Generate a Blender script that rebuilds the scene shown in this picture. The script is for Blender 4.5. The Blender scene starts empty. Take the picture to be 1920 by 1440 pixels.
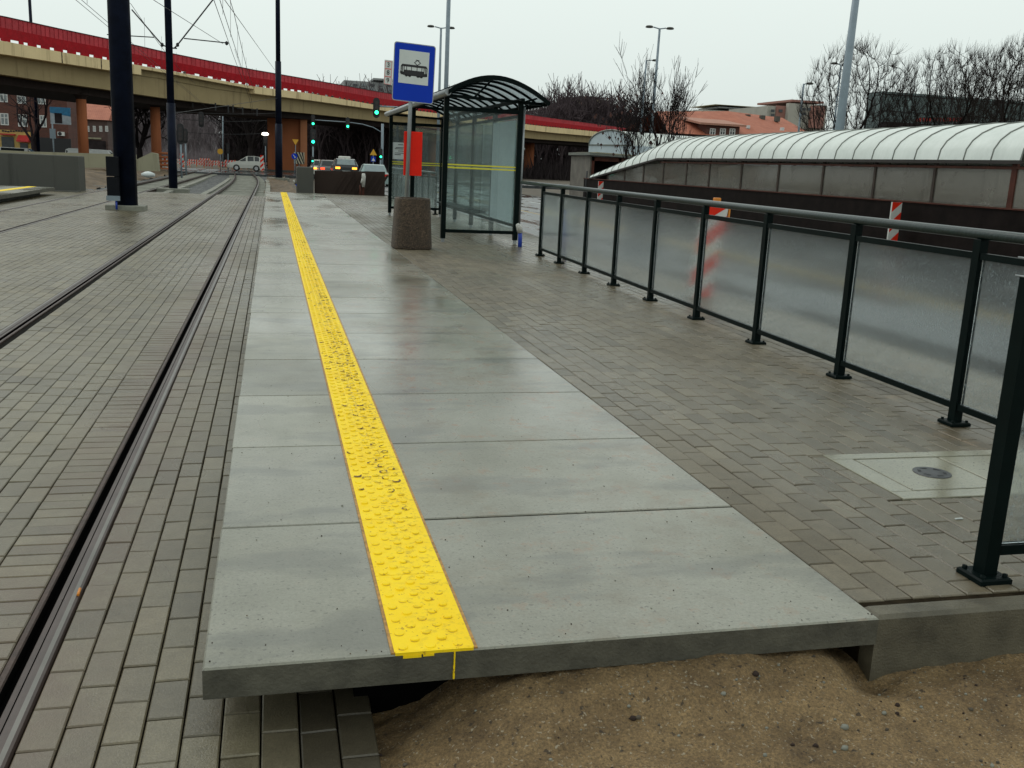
import bpy, math, random
import numpy as np
from mathutils import Vector, Matrix
random.seed(7); np.random.seed(7)
R = random.random
def U(a, b): return a + (b-a)*random.random()
sc = bpy.context.scene
COL = sc.collection
PI = math.pi

# ---------------------------------------------------------------- camera geometry
F = 1810.; H = 1.30
def _n(v): v = Vector(v); v.normalize(); return v
AY = _n((509-960, 720-292, -F)); _r = .047
AZ = _n((_r, 1, -(AY.x*_r+AY.y)/AY.z)); AX = AY.cross(AZ)
def _ray(px, py):
    d = Vector((px-960, 720-py, -F)); return AX.dot(d), AY.dot(d), AZ.dot(d)
def at(px, py, y):          # point seen at photo pixel (px,py), y metres down the platform
    a, b, c = _ray(px, py); t = y/b; return Vector((a*t, y, H+c*t))
def on(px, py, z=0.):       # point of the level z seen at photo pixel
    a, b, c = _ray(px, py); t = (z-H)/c; return Vector((a*t, b*t, z))

# ---------------------------------------------------------------- materials
def newmat(name):
    m = bpy.data.materials.new(name); m.use_nodes = True
    nt = m.node_tree; return m, nt, nt.nodes['Principled BSDF']
def pos(nt):
    return nt.nodes.new('ShaderNodeNewGeometry').outputs['Position']
def noise(nt, scale, detail=4, rough=.6, vec=None, stretch=None):
    n = nt.nodes.new('ShaderNodeTexNoise'); n.inputs['Scale'].default_value = scale
    n.inputs['Detail'].default_value = detail; n.inputs['Roughness'].default_value = rough
    v = vec or pos(nt)
    if stretch:
        mp = nt.nodes.new('ShaderNodeMapping'); mp.inputs['Scale'].default_value = stretch
        nt.links.new(v, mp.inputs['Vector']); v = mp.outputs['Vector']
    nt.links.new(v, n.inputs['Vector']); return n.outputs['Fac']
def ramp(nt, fac, stops):
    r = nt.nodes.new('ShaderNodeValToRGB'); e = r.color_ramp.elements
    while len(e) < len(stops): e.new(.5)
    for i, (p, c) in enumerate(stops):
        e[i].position = p
        if not isinstance(c, (tuple, list)): c = (c, c, c)
        e[i].color = (*c, 1)
    nt.links.new(fac, r.inputs['Fac']); return r.outputs['Color']
def mix(nt, fac, a, b, mode='MIX'):
    m = nt.nodes.new('ShaderNodeMix'); m.data_type = 'RGBA'; m.blend_type = mode
    for ix_, v in ((0, fac), (6, a), (7, b)):
        s = m.inputs[ix_]
        if isinstance(v, (int, float)): s.default_value = v if ix_ == 0 else (v, v, v, 1)
        elif isinstance(v, tuple): s.default_value = (*v, 1)
        else: nt.links.new(v, s)
    return m.outputs[2]
def math_(nt, op, a, b=None, clamp=False):
    m = nt.nodes.new('ShaderNodeMath'); m.operation = op; m.use_clamp = clamp
    for s, v in zip(m.inputs, (a, b)):
        if v is None: continue
        if isinstance(v, (int, float)): s.default_value = v
        else: nt.links.new(v, s)
    return m.outputs[0]
def bump(nt, p, height, strength=.3, dist=.01):
    b = nt.nodes.new('ShaderNodeBump'); b.inputs['Strength'].default_value = strength
    b.inputs['Distance'].default_value = dist
    nt.links.new(height, b.inputs['Height']); nt.links.new(b.outputs['Normal'], p.inputs['Normal'])
def plain(name, col, rough=.5, metal=0., var=.25, scale=4., bmp=0., bscale=60., spec=.5):
    m, nt, p = newmat(name)
    c2 = tuple(max(0, c*(1-var)) for c in col); c1 = tuple(min(1, c*(1+var*.6)) for c in col)
    f = noise(nt, scale, 6, .65)
    nt.links.new(ramp(nt, f, [(.3, c2), (.7, c1)]), p.inputs['Base Color'])
    p.inputs['Roughness'].default_value = rough; p.inputs['Metallic'].default_value = metal
    p.inputs['Specular IOR Level'].default_value = spec
    if bmp: bump(nt, p, noise(nt, bscale, 3), bmp, .01)
    return m
def emit(name, col, s):
    m, nt, p = newmat(name)
    p.inputs['Base Color'].default_value = (*[min(1, c) for c in col], 1)
    p.inputs['Emission Color'].default_value = (*col, 1); p.inputs['Emission Strength'].default_value = s
    return m
M = {}
# wet concrete platform slabs
def concrete_wet(name, base=(.270, .266, .218), dark=(.160, .156, .120), stain=True):
    m, nt, p = newmat(name)
    big = noise(nt, .9, 5, .6); fine = noise(nt, 90, 3, .7); mid = noise(nt, 7, 5, .7)
    c = ramp(nt, big, [(.32, dark), (.62, base)])
    c = mix(nt, .3, c, ramp(nt, mid, [(.35, dark), (.65, base)]))
    ta = nt.nodes.new('ShaderNodeAttribute'); ta.attribute_name = 'tint'
    if stain: c = mix(nt, 1., c, ramp(nt, ta.outputs['Fac'], [(0., .43), (1., .545)]), 'OVERLAY')
    c = mix(nt, .55, c, ramp(nt, fine, [(.25, .35), (.6, .62)]), 'OVERLAY')
    pit = ramp(nt, noise(nt, 60, 2, .5), [(.635, 0.), (.67, 1.)])
    c = mix(nt, math_(nt, 'MULTIPLY', pit, .55), c, (.07, .065, .055))
    if stain:
        st = ramp(nt, noise(nt, 1.5, 7, .8), [(.50, 0.), (.62, .9)])
        sp_ = nt.nodes.new('ShaderNodeSeparateXYZ'); nt.links.new(pos(nt), sp_.inputs[0])
        zn = math_(nt, 'MULTIPLY', ramp(nt, math_(nt, 'DIVIDE', sp_.outputs['X'], 2.), [(.22, .15), (.40, 1.), (.9, .8)]), ramp(nt, math_(nt, 'DIVIDE', sp_.outputs['Y'], 40.), [(.05, .35), (.12, 1.), (.35, .9), (.6, .2)]))
        c = mix(nt, math_(nt, 'MULTIPLY', math_(nt, 'MULTIPLY', st, zn), .75), c, (.155, .115, .07))
        rd = ramp(nt, noise(nt, 7, 6, .8), [(.565, 0.), (.61, .75)])
        c = mix(nt, math_(nt, 'MULTIPLY', rd, zn), c, (.24, .14, .08))
        wd = ramp(nt, noise(nt, 2.2, 4, .55, stretch=(.55, 1.4, 1)), [(.52, 0.), (.60, .45)])
        c = mix(nt, wd, c, (.11, .112, .10))
    nt.links.new(c, p.inputs['Base Color'])
    rr = ramp(nt, noise(nt, .55, 4, .6, stretch=(1, .5, 1)), [(.38, .12), (.62, .40)])
    nt.links.new(rr, p.inputs['Roughness'])
    bump(nt, p, mix(nt, .5, fine, mid), .25, .004)
    return m
M['slab'] = concrete_wet('wet_concrete_slab')
M['slab_side'] = plain('slab_edge_concrete', (.085, .080, .060), .7, var=.45, scale=9, bmp=.4, bscale=90)
M['kerb'] = plain('kerb_concrete', (.10, .088, .06), .55, var=.45, scale=8, bmp=.4, bscale=120)
M['cover_conc'] = concrete_wet('cover_concrete', (.32, .305, .225), (.21, .20, .145), False)
# pavers with a per-stone tint
def paver(name, a, b, c_, rough=(.3, .6), sandy=False):
    m, nt, p = newmat(name)
    at_ = nt.nodes.new('ShaderNodeAttribute'); at_.attribute_name = 'tint'
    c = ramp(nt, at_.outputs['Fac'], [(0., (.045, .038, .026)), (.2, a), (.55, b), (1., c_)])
    fine = noise(nt, 160, 3, .7); big = noise(nt, .7, 4, .6); grime = noise(nt, 14, 5, .7)
    c = mix(nt, .6, c, ramp(nt, fine, [(.3, .33), (.65, .64)]), 'OVERLAY')
    c = mix(nt, .7, c, ramp(nt, big, [(.3, .40), (.7, .58)]), 'OVERLAY')
    c = mix(nt, .45, c, ramp(nt, grime, [(.3, .30), (.65, .58)]), 'OVERLAY')
    if not sandy:
        sp_ = nt.nodes.new('ShaderNodeSeparateXYZ'); nt.links.new(pos(nt), sp_.inputs[0])
        dr = math_(nt, 'ABSOLUTE', math_(nt, 'ADD', sp_.outputs['X'], .72))
        zr_ = math_(nt, 'MULTIPLY', ramp(nt, dr, [(.06, .75), (.42, 0.)]), ramp(nt, noise(nt, 3, 5, .7), [(.38, .2), (.6, 1.)]))
        c = mix(nt, zr_, c, (.115, .075, .05))
    if sandy:
        sp_ = nt.nodes.new('ShaderNodeSeparateXYZ'); nt.links.new(pos(nt), sp_.inputs[0])
        zn = ramp(nt, math_(nt, 'DIVIDE', sp_.outputs['X'], 5.), [(.62, .1), (.72, 1.), (.8, .9)])
        c = mix(nt, math_(nt, 'MULTIPLY', zn, ramp(nt, noise(nt, 1.6, 7, .8), [(.56, 0.), (.68, .6)])), c, (.26, .17, .085))
    nt.links.new(c, p.inputs['Base Color'])
    nt.links.new(ramp(nt, noise(nt, .6, 4, .6, stretch=(1, .4, 1)), [(.4, rough[0]), (.62, rough[1])]), p.inputs['Roughness'])
    bump(nt, p, fine, .5, .003)
    return m
M['pave_track'] = paver('grey_green_pavers', (.112, .095, .062), (.152, .131, .084), (.192, .160, .098), (.26, .5))
M['pave_plat'] = paver('warm_grey_pavers', (.100, .082, .052), (.142, .118, .078), (.180, .150, .098), (.26, .55), True)
M['joint'] = plain('joint_sand', (.008, .007, .005), .9, var=.5, scale=30, spec=.05)
M['joint_plat'] = plain('joint_sand_brown', (.022, .016, .009), .9, var=.5, scale=30, spec=.05)
# tactile yellow
m, nt, p = newmat('yellow_tactile')
y1 = ramp(nt, noise(nt, 3, 5, .7), [(.3, (.93, .62, .006)), (.7, (1., .73, .02))])
sx = nt.nodes.new('ShaderNodeSeparateXYZ'); nt.links.new(pos(nt), sx.inputs[0])
zone = ramp(nt, math_(nt, 'DIVIDE', sx.outputs['Y'], 40.), [(.05, .15), (.105, .6), (.13, 1.), (.33, 1.), (.5, .2)])
xm = ramp(nt, math_(nt, 'SUBTRACT', sx.outputs['X'], .0), [(.36, .15), (.43, 1.), (.54, .55)])
dirt = ramp(nt, noise(nt, 42, 4, .7), [(.535, 0.), (.60, 1.)])
dm = math_(nt, 'MULTIPLY', math_(nt, 'MULTIPLY', zone, dirt), math_(nt, 'MULTIPLY', xm, .85))
c = mix(nt, dm, y1, (.16, .10, .05))
spk = ramp(nt, noise(nt, 70, 2, .5), [(.67, 0.), (.71, 1.)])
c = mix(nt, math_(nt, 'MULTIPLY', spk, .6), c, (.28, .13, .03))
nt.links.new(c, p.inputs['Base Color']); p.inputs['Roughness'].default_value = .5; p.inputs['Specular IOR Level'].default_value = .15
M['yellow'] = m
M['scuff'] = plain('dark_boot_scuff', (.15, .085, .045), .7, var=.4, scale=60)
M['edge_and_dome_shade'] = plain('strip_edge_and_dome_shade', (.42, .22, .05), .6, var=.6, scale=40)  # border of the strip, also the painted shade at the domes
# sand
m, nt, p = newmat('wet_sand')
c = ramp(nt, noise(nt, 4, 8, .75), [(.28, (.070, .040, .015)), (.5, (.20, .128, .055)), (.72, (.33, .22, .10))])
c = mix(nt, .9, c, ramp(nt, noise(nt, 120, 4, .85), [(.32, .15), (.68, .82)]), 'OVERLAY')
c = mix(nt, ramp(nt, noise(nt, 95, 2, .5), [(.64, 0.), (.70, .8)]), c, (.42, .36, .26))
c = mix(nt, ramp(nt, noise(nt, 48, 2, .5), [(.66, 0.), (.71, .8)]), c, (.03, .02, .012))
nt.links.new(c, p.inputs['Base Color']); p.inputs['Roughness'].default_value = .75
bump(nt, p, mix(nt, .5, noise(nt, 110, 4, .8), noise(nt, 18, 4, .7)), 1., .02)
M['sand'] = m
M['soil'] = plain('brown_soil', (.10, .08, .055), .85, var=.6, scale=.7, bmp=.6, bscale=3)
M['soil2'] = plain('wet_soil_bank', (.12, .08, .042), .8, var=.6, scale=1.3, bmp=.8, bscale=5)
# ballast
m, nt, p = newmat('track_ballast')
vo = nt.nodes.new('ShaderNodeTexVoronoi'); vo.inputs['Scale'].default_value = 9; nt.links.new(pos(nt), vo.inputs['Vector'])
sepc = nt.nodes.new('ShaderNodeSeparateColor'); nt.links.new(vo.outputs['Color'], sepc.inputs[0])
c = ramp(nt, sepc.outputs[0], [(0, (.012, .014, .015)), (.6, (.05, .056, .056)), (1., (.14, .14, .13))])
c = mix(nt, .6, c, ramp(nt, noise(nt, .8, 3), [(.3, .35), (.7, .6)]), 'OVERLAY')
nt.links.new(c, p.inputs['Base Color']); p.inputs['Roughness'].default_value = .7
bump(nt, p, vo.outputs['Distance'], 1., -.04)
M['ballast'] = m
# asphalt
m, nt, p = newmat('wet_asphalt')
c = ramp(nt, noise(nt, 60, 3, .7), [(.3, (.022, .026, .030)), (.7, (.048, .054, .058))])
nt.links.new(c, p.inputs['Base Color'])
wet_ = noise(nt, .9, 4, .6, stretch=(1.5, .28, 1))
nt.links.new(ramp(nt, wet_, [(.50, .30), (.57, .07)]), p.inputs['Roughness'])
nt.links.new(ramp(nt, wet_, [(.50, .55), (.57, .9)]), p.inputs['Specular IOR Level'])
bump(nt, p, noise(nt, 90, 2), .12, .004)
M['asphalt'] = m
# metals and paint
M['green_paint'] = plain('dark_green_powder_coat', (.002, .0065, .006), .45, var=.25, scale=8, bmp=.05, bscale=30, spec=.07)
M['green_rail'] = plain('wet_green_handrail', (.003, .016, .014), .28, var=.35, scale=25, bmp=.25, bscale=55)
M['pole_blue'] = plain('navy_pole_paint', (.005, .008, .020), .5, var=.4, scale=3, bmp=.08, bscale=25, spec=.10)
M['pole_black'] = plain('black_box_paint', (.005, .006, .009), .6, var=.3, scale=4, spec=.15)
M['steel'] = plain('worn_rail_head', (.17, .16, .145), .36, .6, var=.25, scale=2)
M['flange'] = plain('rail_flange_brown', (.062, .042, .036), .42, .3, var=.35, scale=8)
M['rust'] = plain('rusty_rail_side', (.055, .032, .024), .55, .3, var=.5, scale=14, bmp=.3)
M['groove'] = plain('recess_black', (.003, .003, .003), 1., spec=.02)  # flat near-black for rail groove, cover recess and platform footing
M['galv'] = plain('galvanised_steel', (.33, .35, .36), .42, .6, var=.2, scale=6)
M['lamp_grey'] = plain('grey_lamp_pole', (.22, .27, .31), .5, .2, var=.15, scale=3)
M['black'] = plain('matt_black', (.012, .012, .014), .6, var=.2)
M['iron'] = plain('cast_iron', (.09, .09, .095), .45, .4, var=.4, scale=25)
M['blue_sign'] = plain('blue_sign_face', (.003, .040, .46), .4, var=.05, scale=2, spec=.15)
M['white_sign'] = plain('white_sign_face', (.62, .66, .64), .45, var=.05)
M['sign_black'] = plain('sign_black_print', (.01, .01, .012), .5, var=.1)
M['red_box'] = plain('red_case_paint', (.80, .020, .008), .4, var=.10, scale=5, spec=.12)
M['red_white_red'] = plain('red_reflective_sheet', (.74, .030, .012), .4, var=.12, scale=6, spec=.12)
M['red_white_white'] = plain('white_reflective_sheet', (.62, .62, .58), .4, var=.15, scale=6)
M['orange_plastic'] = plain('orange_plastic', (.65, .22, .02), .4, var=.15)
M['yellow_film'] = plain('yellow_film', (.72, .66, .03), .4, var=.08)
M['yellow_sign'] = plain('yellow_sign_face', (.70, .36, .02), .45, var=.1)
M['blue_pipe'] = plain('blue_cable_duct', (.01, .045, .35), .4, var=.2)
M['tape'] = plain('silver_white_tape', (.55, .54, .50), .4, var=.5, scale=50, bmp=.6, bscale=70)
M['paper'] = plain('white_paper_sheet', (.60, .64, .64), .5, var=.06)
M['poster'] = plain('pale_grey_poster', (.50, .58, .62), .35, var=.12, scale=1.2)
M['agg'] = None
m, nt, p = newmat('exposed_aggregate')
vo = nt.nodes.new('ShaderNodeTexVoronoi'); vo.inputs['Scale'].default_value = 95; nt.links.new(pos(nt), vo.inputs['Vector'])
sepc = nt.nodes.new('ShaderNodeSeparateColor'); nt.links.new(vo.outputs['Color'], sepc.inputs[0])
c = ramp(nt, sepc.outputs[0], [(0, (.018, .011, .006)), (.6, (.068, .042, .024)), (1., (.15, .10, .06))])
c = mix(nt, .8, c, ramp(nt, noise(nt, 3, 4, .6, stretch=(2.5, 2.5, .6)), [(.3, .3), (.7, .62)]), 'OVERLAY')
nt.links.new(c, p.inputs['Base Color']); p.inputs['Roughness'].default_value = .6
bump(nt, p, vo.outputs['Distance'], .9, -.012)
M['agg'] = m
# glass
def glass(name, rough, tint, frost, frost_col, drops=0., alpha=0.):
    m, nt, p = newmat(name)
    p.inputs['Base Color'].default_value = (*tint, 1); p.inputs['Transmission Weight'].default_value = 1
    p.inputs['Roughness'].default_value = rough; p.inputs['IOR'].default_value = 1.45
    if drops:
        d = noise(nt, 170, 2, .6, stretch=(1, 1, .35)); bump(nt, p, d, drops, .004)
    tr = nt.nodes.new('ShaderNodeBsdfTranslucent'); tr.inputs['Color'].default_value = (*frost_col, 1)
    df = nt.nodes.new('ShaderNodeBsdfDiffuse'); df.inputs['Color'].default_value = (*frost_col, 1)
    ad = nt.nodes.new('ShaderNodeMixShader'); ad.inputs[0].default_value = .4
    nt.links.new(tr.outputs[0], ad.inputs[1]); nt.links.new(df.outputs[0], ad.inputs[2])
    tp = nt.nodes.new('ShaderNodeBsdfTransparent'); tp.inputs['Color'].default_value = (*tint, 1)
    m0 = nt.nodes.new('ShaderNodeMixShader'); m0.inputs[0].default_value = alpha
    nt.links.new(p.outputs[0], m0.inputs[1]); nt.links.new(tp.outputs[0], m0.inputs[2])
    ms = nt.nodes.new('ShaderNodeMixShader')
    f = ramp(nt, noise(nt, 2.2, 5, .7), [(.3, frost*.6), (.7, min(1, frost*1.4))])
    if 'rain' in name:
        s_ = ramp(nt, noise(nt, 75, 4, .85, stretch=(1, 1, .6)), [(.52, 0.), (.62, .40)])
        f = math_(nt, 'ADD', f, s_, True)
    nt.links.new(f, ms.inputs[0])
    nt.links.new(m0.outputs[0], ms.inputs[1]); nt.links.new(ms.outputs[0], nt.nodes['Material Output'].inputs[0])
    nt.links.new(ad.outputs[0], ms.inputs[2])
    return m
M['fence_glass'] = glass('rain_fogged_glass', .095, (.90, .95, .96), .03, (.40, .46, .47), .0)
M['shelter_glass'] = glass('wet_shelter_glass', .04, (.84, .91, .90), .10, (.46, .52, .51), .0, .8)
M['tunnel_glass'] = glass('dirty_acrylic_window', .06, (.88, .86, .82), .36, (.40, .38, .34), 0, .3)
M['roof_poly'] = glass('smoked_polycarbonate', .3, (.72, .78, .80), .45, (.62, .67, .69), 0, .35)
m, nt, p = newmat('white_vault_polycarbonate')
f = noise(nt, 1.2, 4, .6)
c = ramp(nt, f, [(.3, (.60, .64, .60)), (.7, (.74, .78, .74))])
c = mix(nt, .5, c, ramp(nt, noise(nt, 9, 5, .75, stretch=(1, 1, .3)), [(.3, .38), (.65, .58)]), 'OVERLAY')
nt.links.new(c, p.inputs['Base Color']); p.inputs['Roughness'].default_value = .35
p.inputs['Subsurface Weight'].default_value = 0
M['vault'] = m
M['vault_rib'] = plain('vault_rib_grey', (.16, .17, .15), .5)
M['vault_edge'] = plain('vault_eave_dark', (.018, .012, .010), .5)
M['brown_frame'] = plain('rusty_brown_frame', (.085, .026, .016), .55, var=.4, spec=.2)
M['grey_frame'] = plain('grimy_window_post', (.06, .045, .036), .6, var=.4, spec=.2)
M['dark_wall'] = plain('dark_stained_wall', (.012, .008, .007), .7, var=.5, scale=2.5, bmp=.2, spec=.08)
M['red1'] = plain('viaduct_red_panel', (.50, .05, .062), .6, var=.3, scale=1.2, spec=.15)
M['red2'] = plain('viaduct_red_lower', (.37, .005, .012), .6, var=.25, scale=2, spec=.12)
M['red3'] = plain('viaduct_red_rib', (.34, .012, .022), .6, var=.2, scale=2, spec=.1)
def streaky(name, col, dk):
    m, nt, p = newmat(name)
    c = ramp(nt, noise(nt, .5, 5, .6), [(.3, tuple(x*.85 for x in col)), (.7, col)])
    s = ramp(nt, noise(nt, 1.1, 5, .7, stretch=(1.6, 1.6, .12)), [(.54, 0.), (.72, .75)])
    nt.links.new(mix(nt, s, c, dk), p.inputs['Base Color']); p.inputs['Roughness'].default_value = .8; p.inputs['Specular IOR Level'].default_value = .15
    return m
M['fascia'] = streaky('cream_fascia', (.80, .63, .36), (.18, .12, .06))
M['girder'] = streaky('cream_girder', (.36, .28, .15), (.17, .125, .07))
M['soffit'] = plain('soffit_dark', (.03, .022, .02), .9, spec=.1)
M['pier'] = streaky('orange_pier_paint', (.34, .115, .05), (.17, .05, .025))
M['pier2'] = streaky('light_orange_pier', (.44, .18, .09), (.3, .11, .05))
M['conc_light'] = streaky('pale_cast_concrete', (.33, .31, .22), (.18, .16, .11))
M['conc_grey'] = streaky('grey_cast_concrete', (.095, .095, .085), (.045, .045, .04))
M['conc_rust'] = streaky('rust_stained_boards', (.040, .027, .022), (.018, .012, .011))
M['brick'] = None
def brickmat(name, a, b, mo, s=1.):
    m, nt, p = newmat(name)
    tc = nt.nodes.new('ShaderNodeMapping'); tc.inputs['Rotation'].default_value = (PI/2, 0, 0)
    nt.links.new(pos(nt), tc.inputs['Vector'])
    b_ = nt.nodes.new('ShaderNodeTexBrick'); nt.links.new(tc.outputs[0], b_.inputs['Vector'])
    b_.inputs['Color1'].default_value = (*a, 1); b_.inputs['Color2'].default_value = (*b, 1); b_.inputs['Mortar'].default_value = (*mo, 1)
    b_.inputs['Scale'].default_value = 2*s
    c = mix(nt, .6, b_.outputs['Color'], ramp(nt, noise(nt, .4, 5, .7), [(.3, .3), (.7, .62)]), 'OVERLAY')
    nt.links.new(c, p.inputs['Base Color']); p.inputs['Roughness'].default_value = .85
    return m
M['brick'] = brickmat('dark_red_brick', (.13, .04, .028), (.09, .03, .022), (.10, .07, .055))
M['brick2'] = brickmat('dusky_brick', (.11, .06, .05), (.08, .045, .04), (.10, .08, .07))
def rooftile(name, a, b):
    m, nt, p = newmat(name)
    w = nt.nodes.new('ShaderNodeTexWave'); w.bands_direction = 'X'; w.inputs['Scale'].default_value = 1.2; w.inputs['Distortion'].default_value = .6
    nt.links.new(pos(nt), w.inputs['Vector'])
    c = ramp(nt, noise(nt, 1.0, 6, .75), [(.3, a), (.7, b)])
    c = mix(nt, .3, c, ramp(nt, w.outputs['Fac'], [(0, .4), (1, .6)]), 'OVERLAY')
    nt.links.new(c, p.inputs['Base Color']); p.inputs['Roughness'].default_value = .75
    return m
M['roof_red'] = rooftile('orange_roof_tile', (.30, .085, .045), (.44, .15, .085))
M['roof_red_far'] = rooftile('faded_roof_tile', (.33, .16, .11), (.42, .20, .14))
M['ochre'] = plain('ochre_shop_front', (.48, .33, .10), .7, var=.2)
M['awning'] = plain('red_awning', (.40, .02, .02), .6, var=.1)
M['win_white'] = plain('white_window_frame', (.62, .62, .60), .5, var=.05)
M['win_dark'] = plain('dark_window_glass', (.03, .035, .04), .12, var=.4)
M['win_sky'] = plain('sky_lit_window_glass', (.20, .23, .24), .15, var=.4)
M['billboard'] = plain('billboard_print', (.38, .42, .46), .4, var=.5, scale=.9)
M['billboard_top'] = plain('billboard_blue_band', (.01, .14, .28), .4, var=.3)
M['block_cream'] = plain('pale_block_render', (.40, .38, .33), .8, var=.12, scale=.3)
M['block_yellow'] = plain('yellow_block_render', (.40, .34, .20), .8, var=.1, scale=.3)
M['block_grey'] = plain('grey_block_render', (.27, .28, .28), .8, var=.2, scale=.4)
M['block_brown'] = plain('brick_block_render', (.32, .15, .12), .8, var=.15, scale=.4)
M['teal'] = plain('teal_curtain_wall', (.15, .20, .20), .3, var=.45, scale=.35, spec=.2)
M['red_sign'] = plain('red_letters', (.5, .03, .02), .5)
for nme, col in (('bark_near', (.012, .010, .009)), ('twig_near', (.035, .028, .025)), ('bark_mid', (.026, .021, .021)), ('bark_far_hazed', (.20, .17, .18)), ('bark_mist', (.34, .31, .32)), ('bark_wood', (.085, .065, .070)), ('bark_dark', (.050, .038, .041))):  # far and mist tones are paled: distance haze put into the colour
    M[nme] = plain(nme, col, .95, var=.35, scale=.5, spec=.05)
M['leaf_rust'] = plain('dead_brown_leaves', (.07, .025, .018), .8)
M['mistletoe'] = plain('mistletoe', (.07, .075, .03), .9, var=.4)
M['undergrowth'] = plain('dark_undergrowth', (.034, .027, .028), .95, var=.5, scale=.8, spec=.05)
M['sleeper'] = plain('concrete_sleeper', (.22, .22, .18), .7, var=.4, scale=3)
M['tyre'] = plain('tyre_rubber', (.012, .012, .012), .8)
M['rim'] = plain('wheel_rim', (.45, .46, .47), .35, .6)
def paint(name, col): return plain(name, col, .22, 0., var=.05, scale=2)
M['car_silver'] = paint('silver_car_paint', (.62, .62, .57)); M['car_white'] = paint('white_car_paint', (.70, .71, .70))
M['car_dark'] = paint('dark_car_paint', (.025, .027, .03)); M['car_grey'] = paint('grey_car_paint', (.16, .16, .16)); M['car_teal'] = paint('pale_teal_car_paint', (.25, .34, .33))
M['car_glass'] = plain('car_window_glass', (.02, .025, .028), .08, var=.2)
M['car_glass_light'] = plain('fogged_rear_window', (.22, .27, .28), .15, var=.2)
M['tail'] = emit('lit_tail_light', (1, .07, .02), 2.2); M['tail_amber'] = emit('lit_turn_signal', (1, .32, .03), 3.5)
M['head_lamp'] = emit('head_lamp_glass', (.7, .7, .68), .3)
M['green_lit'] = emit('lit_green_signal', (.02, 1., .38), 6.); M['cyan_lit'] = emit('lit_cyan_signal', (.02, .9, .55), 3.5)
M['white_lit'] = emit('lit_white_lamp', (1, .93, .8), 4.); M['taxi_lit'] = plain('taxi_roof_sign_white', (.75, .74, .68), .4)
M['lens_dark'] = plain('unlit_lens', (.02, .012, .012), .3)
M['stripe_cream'] = plain('cream_stripe', (.45, .40, .28), .5)

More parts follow.
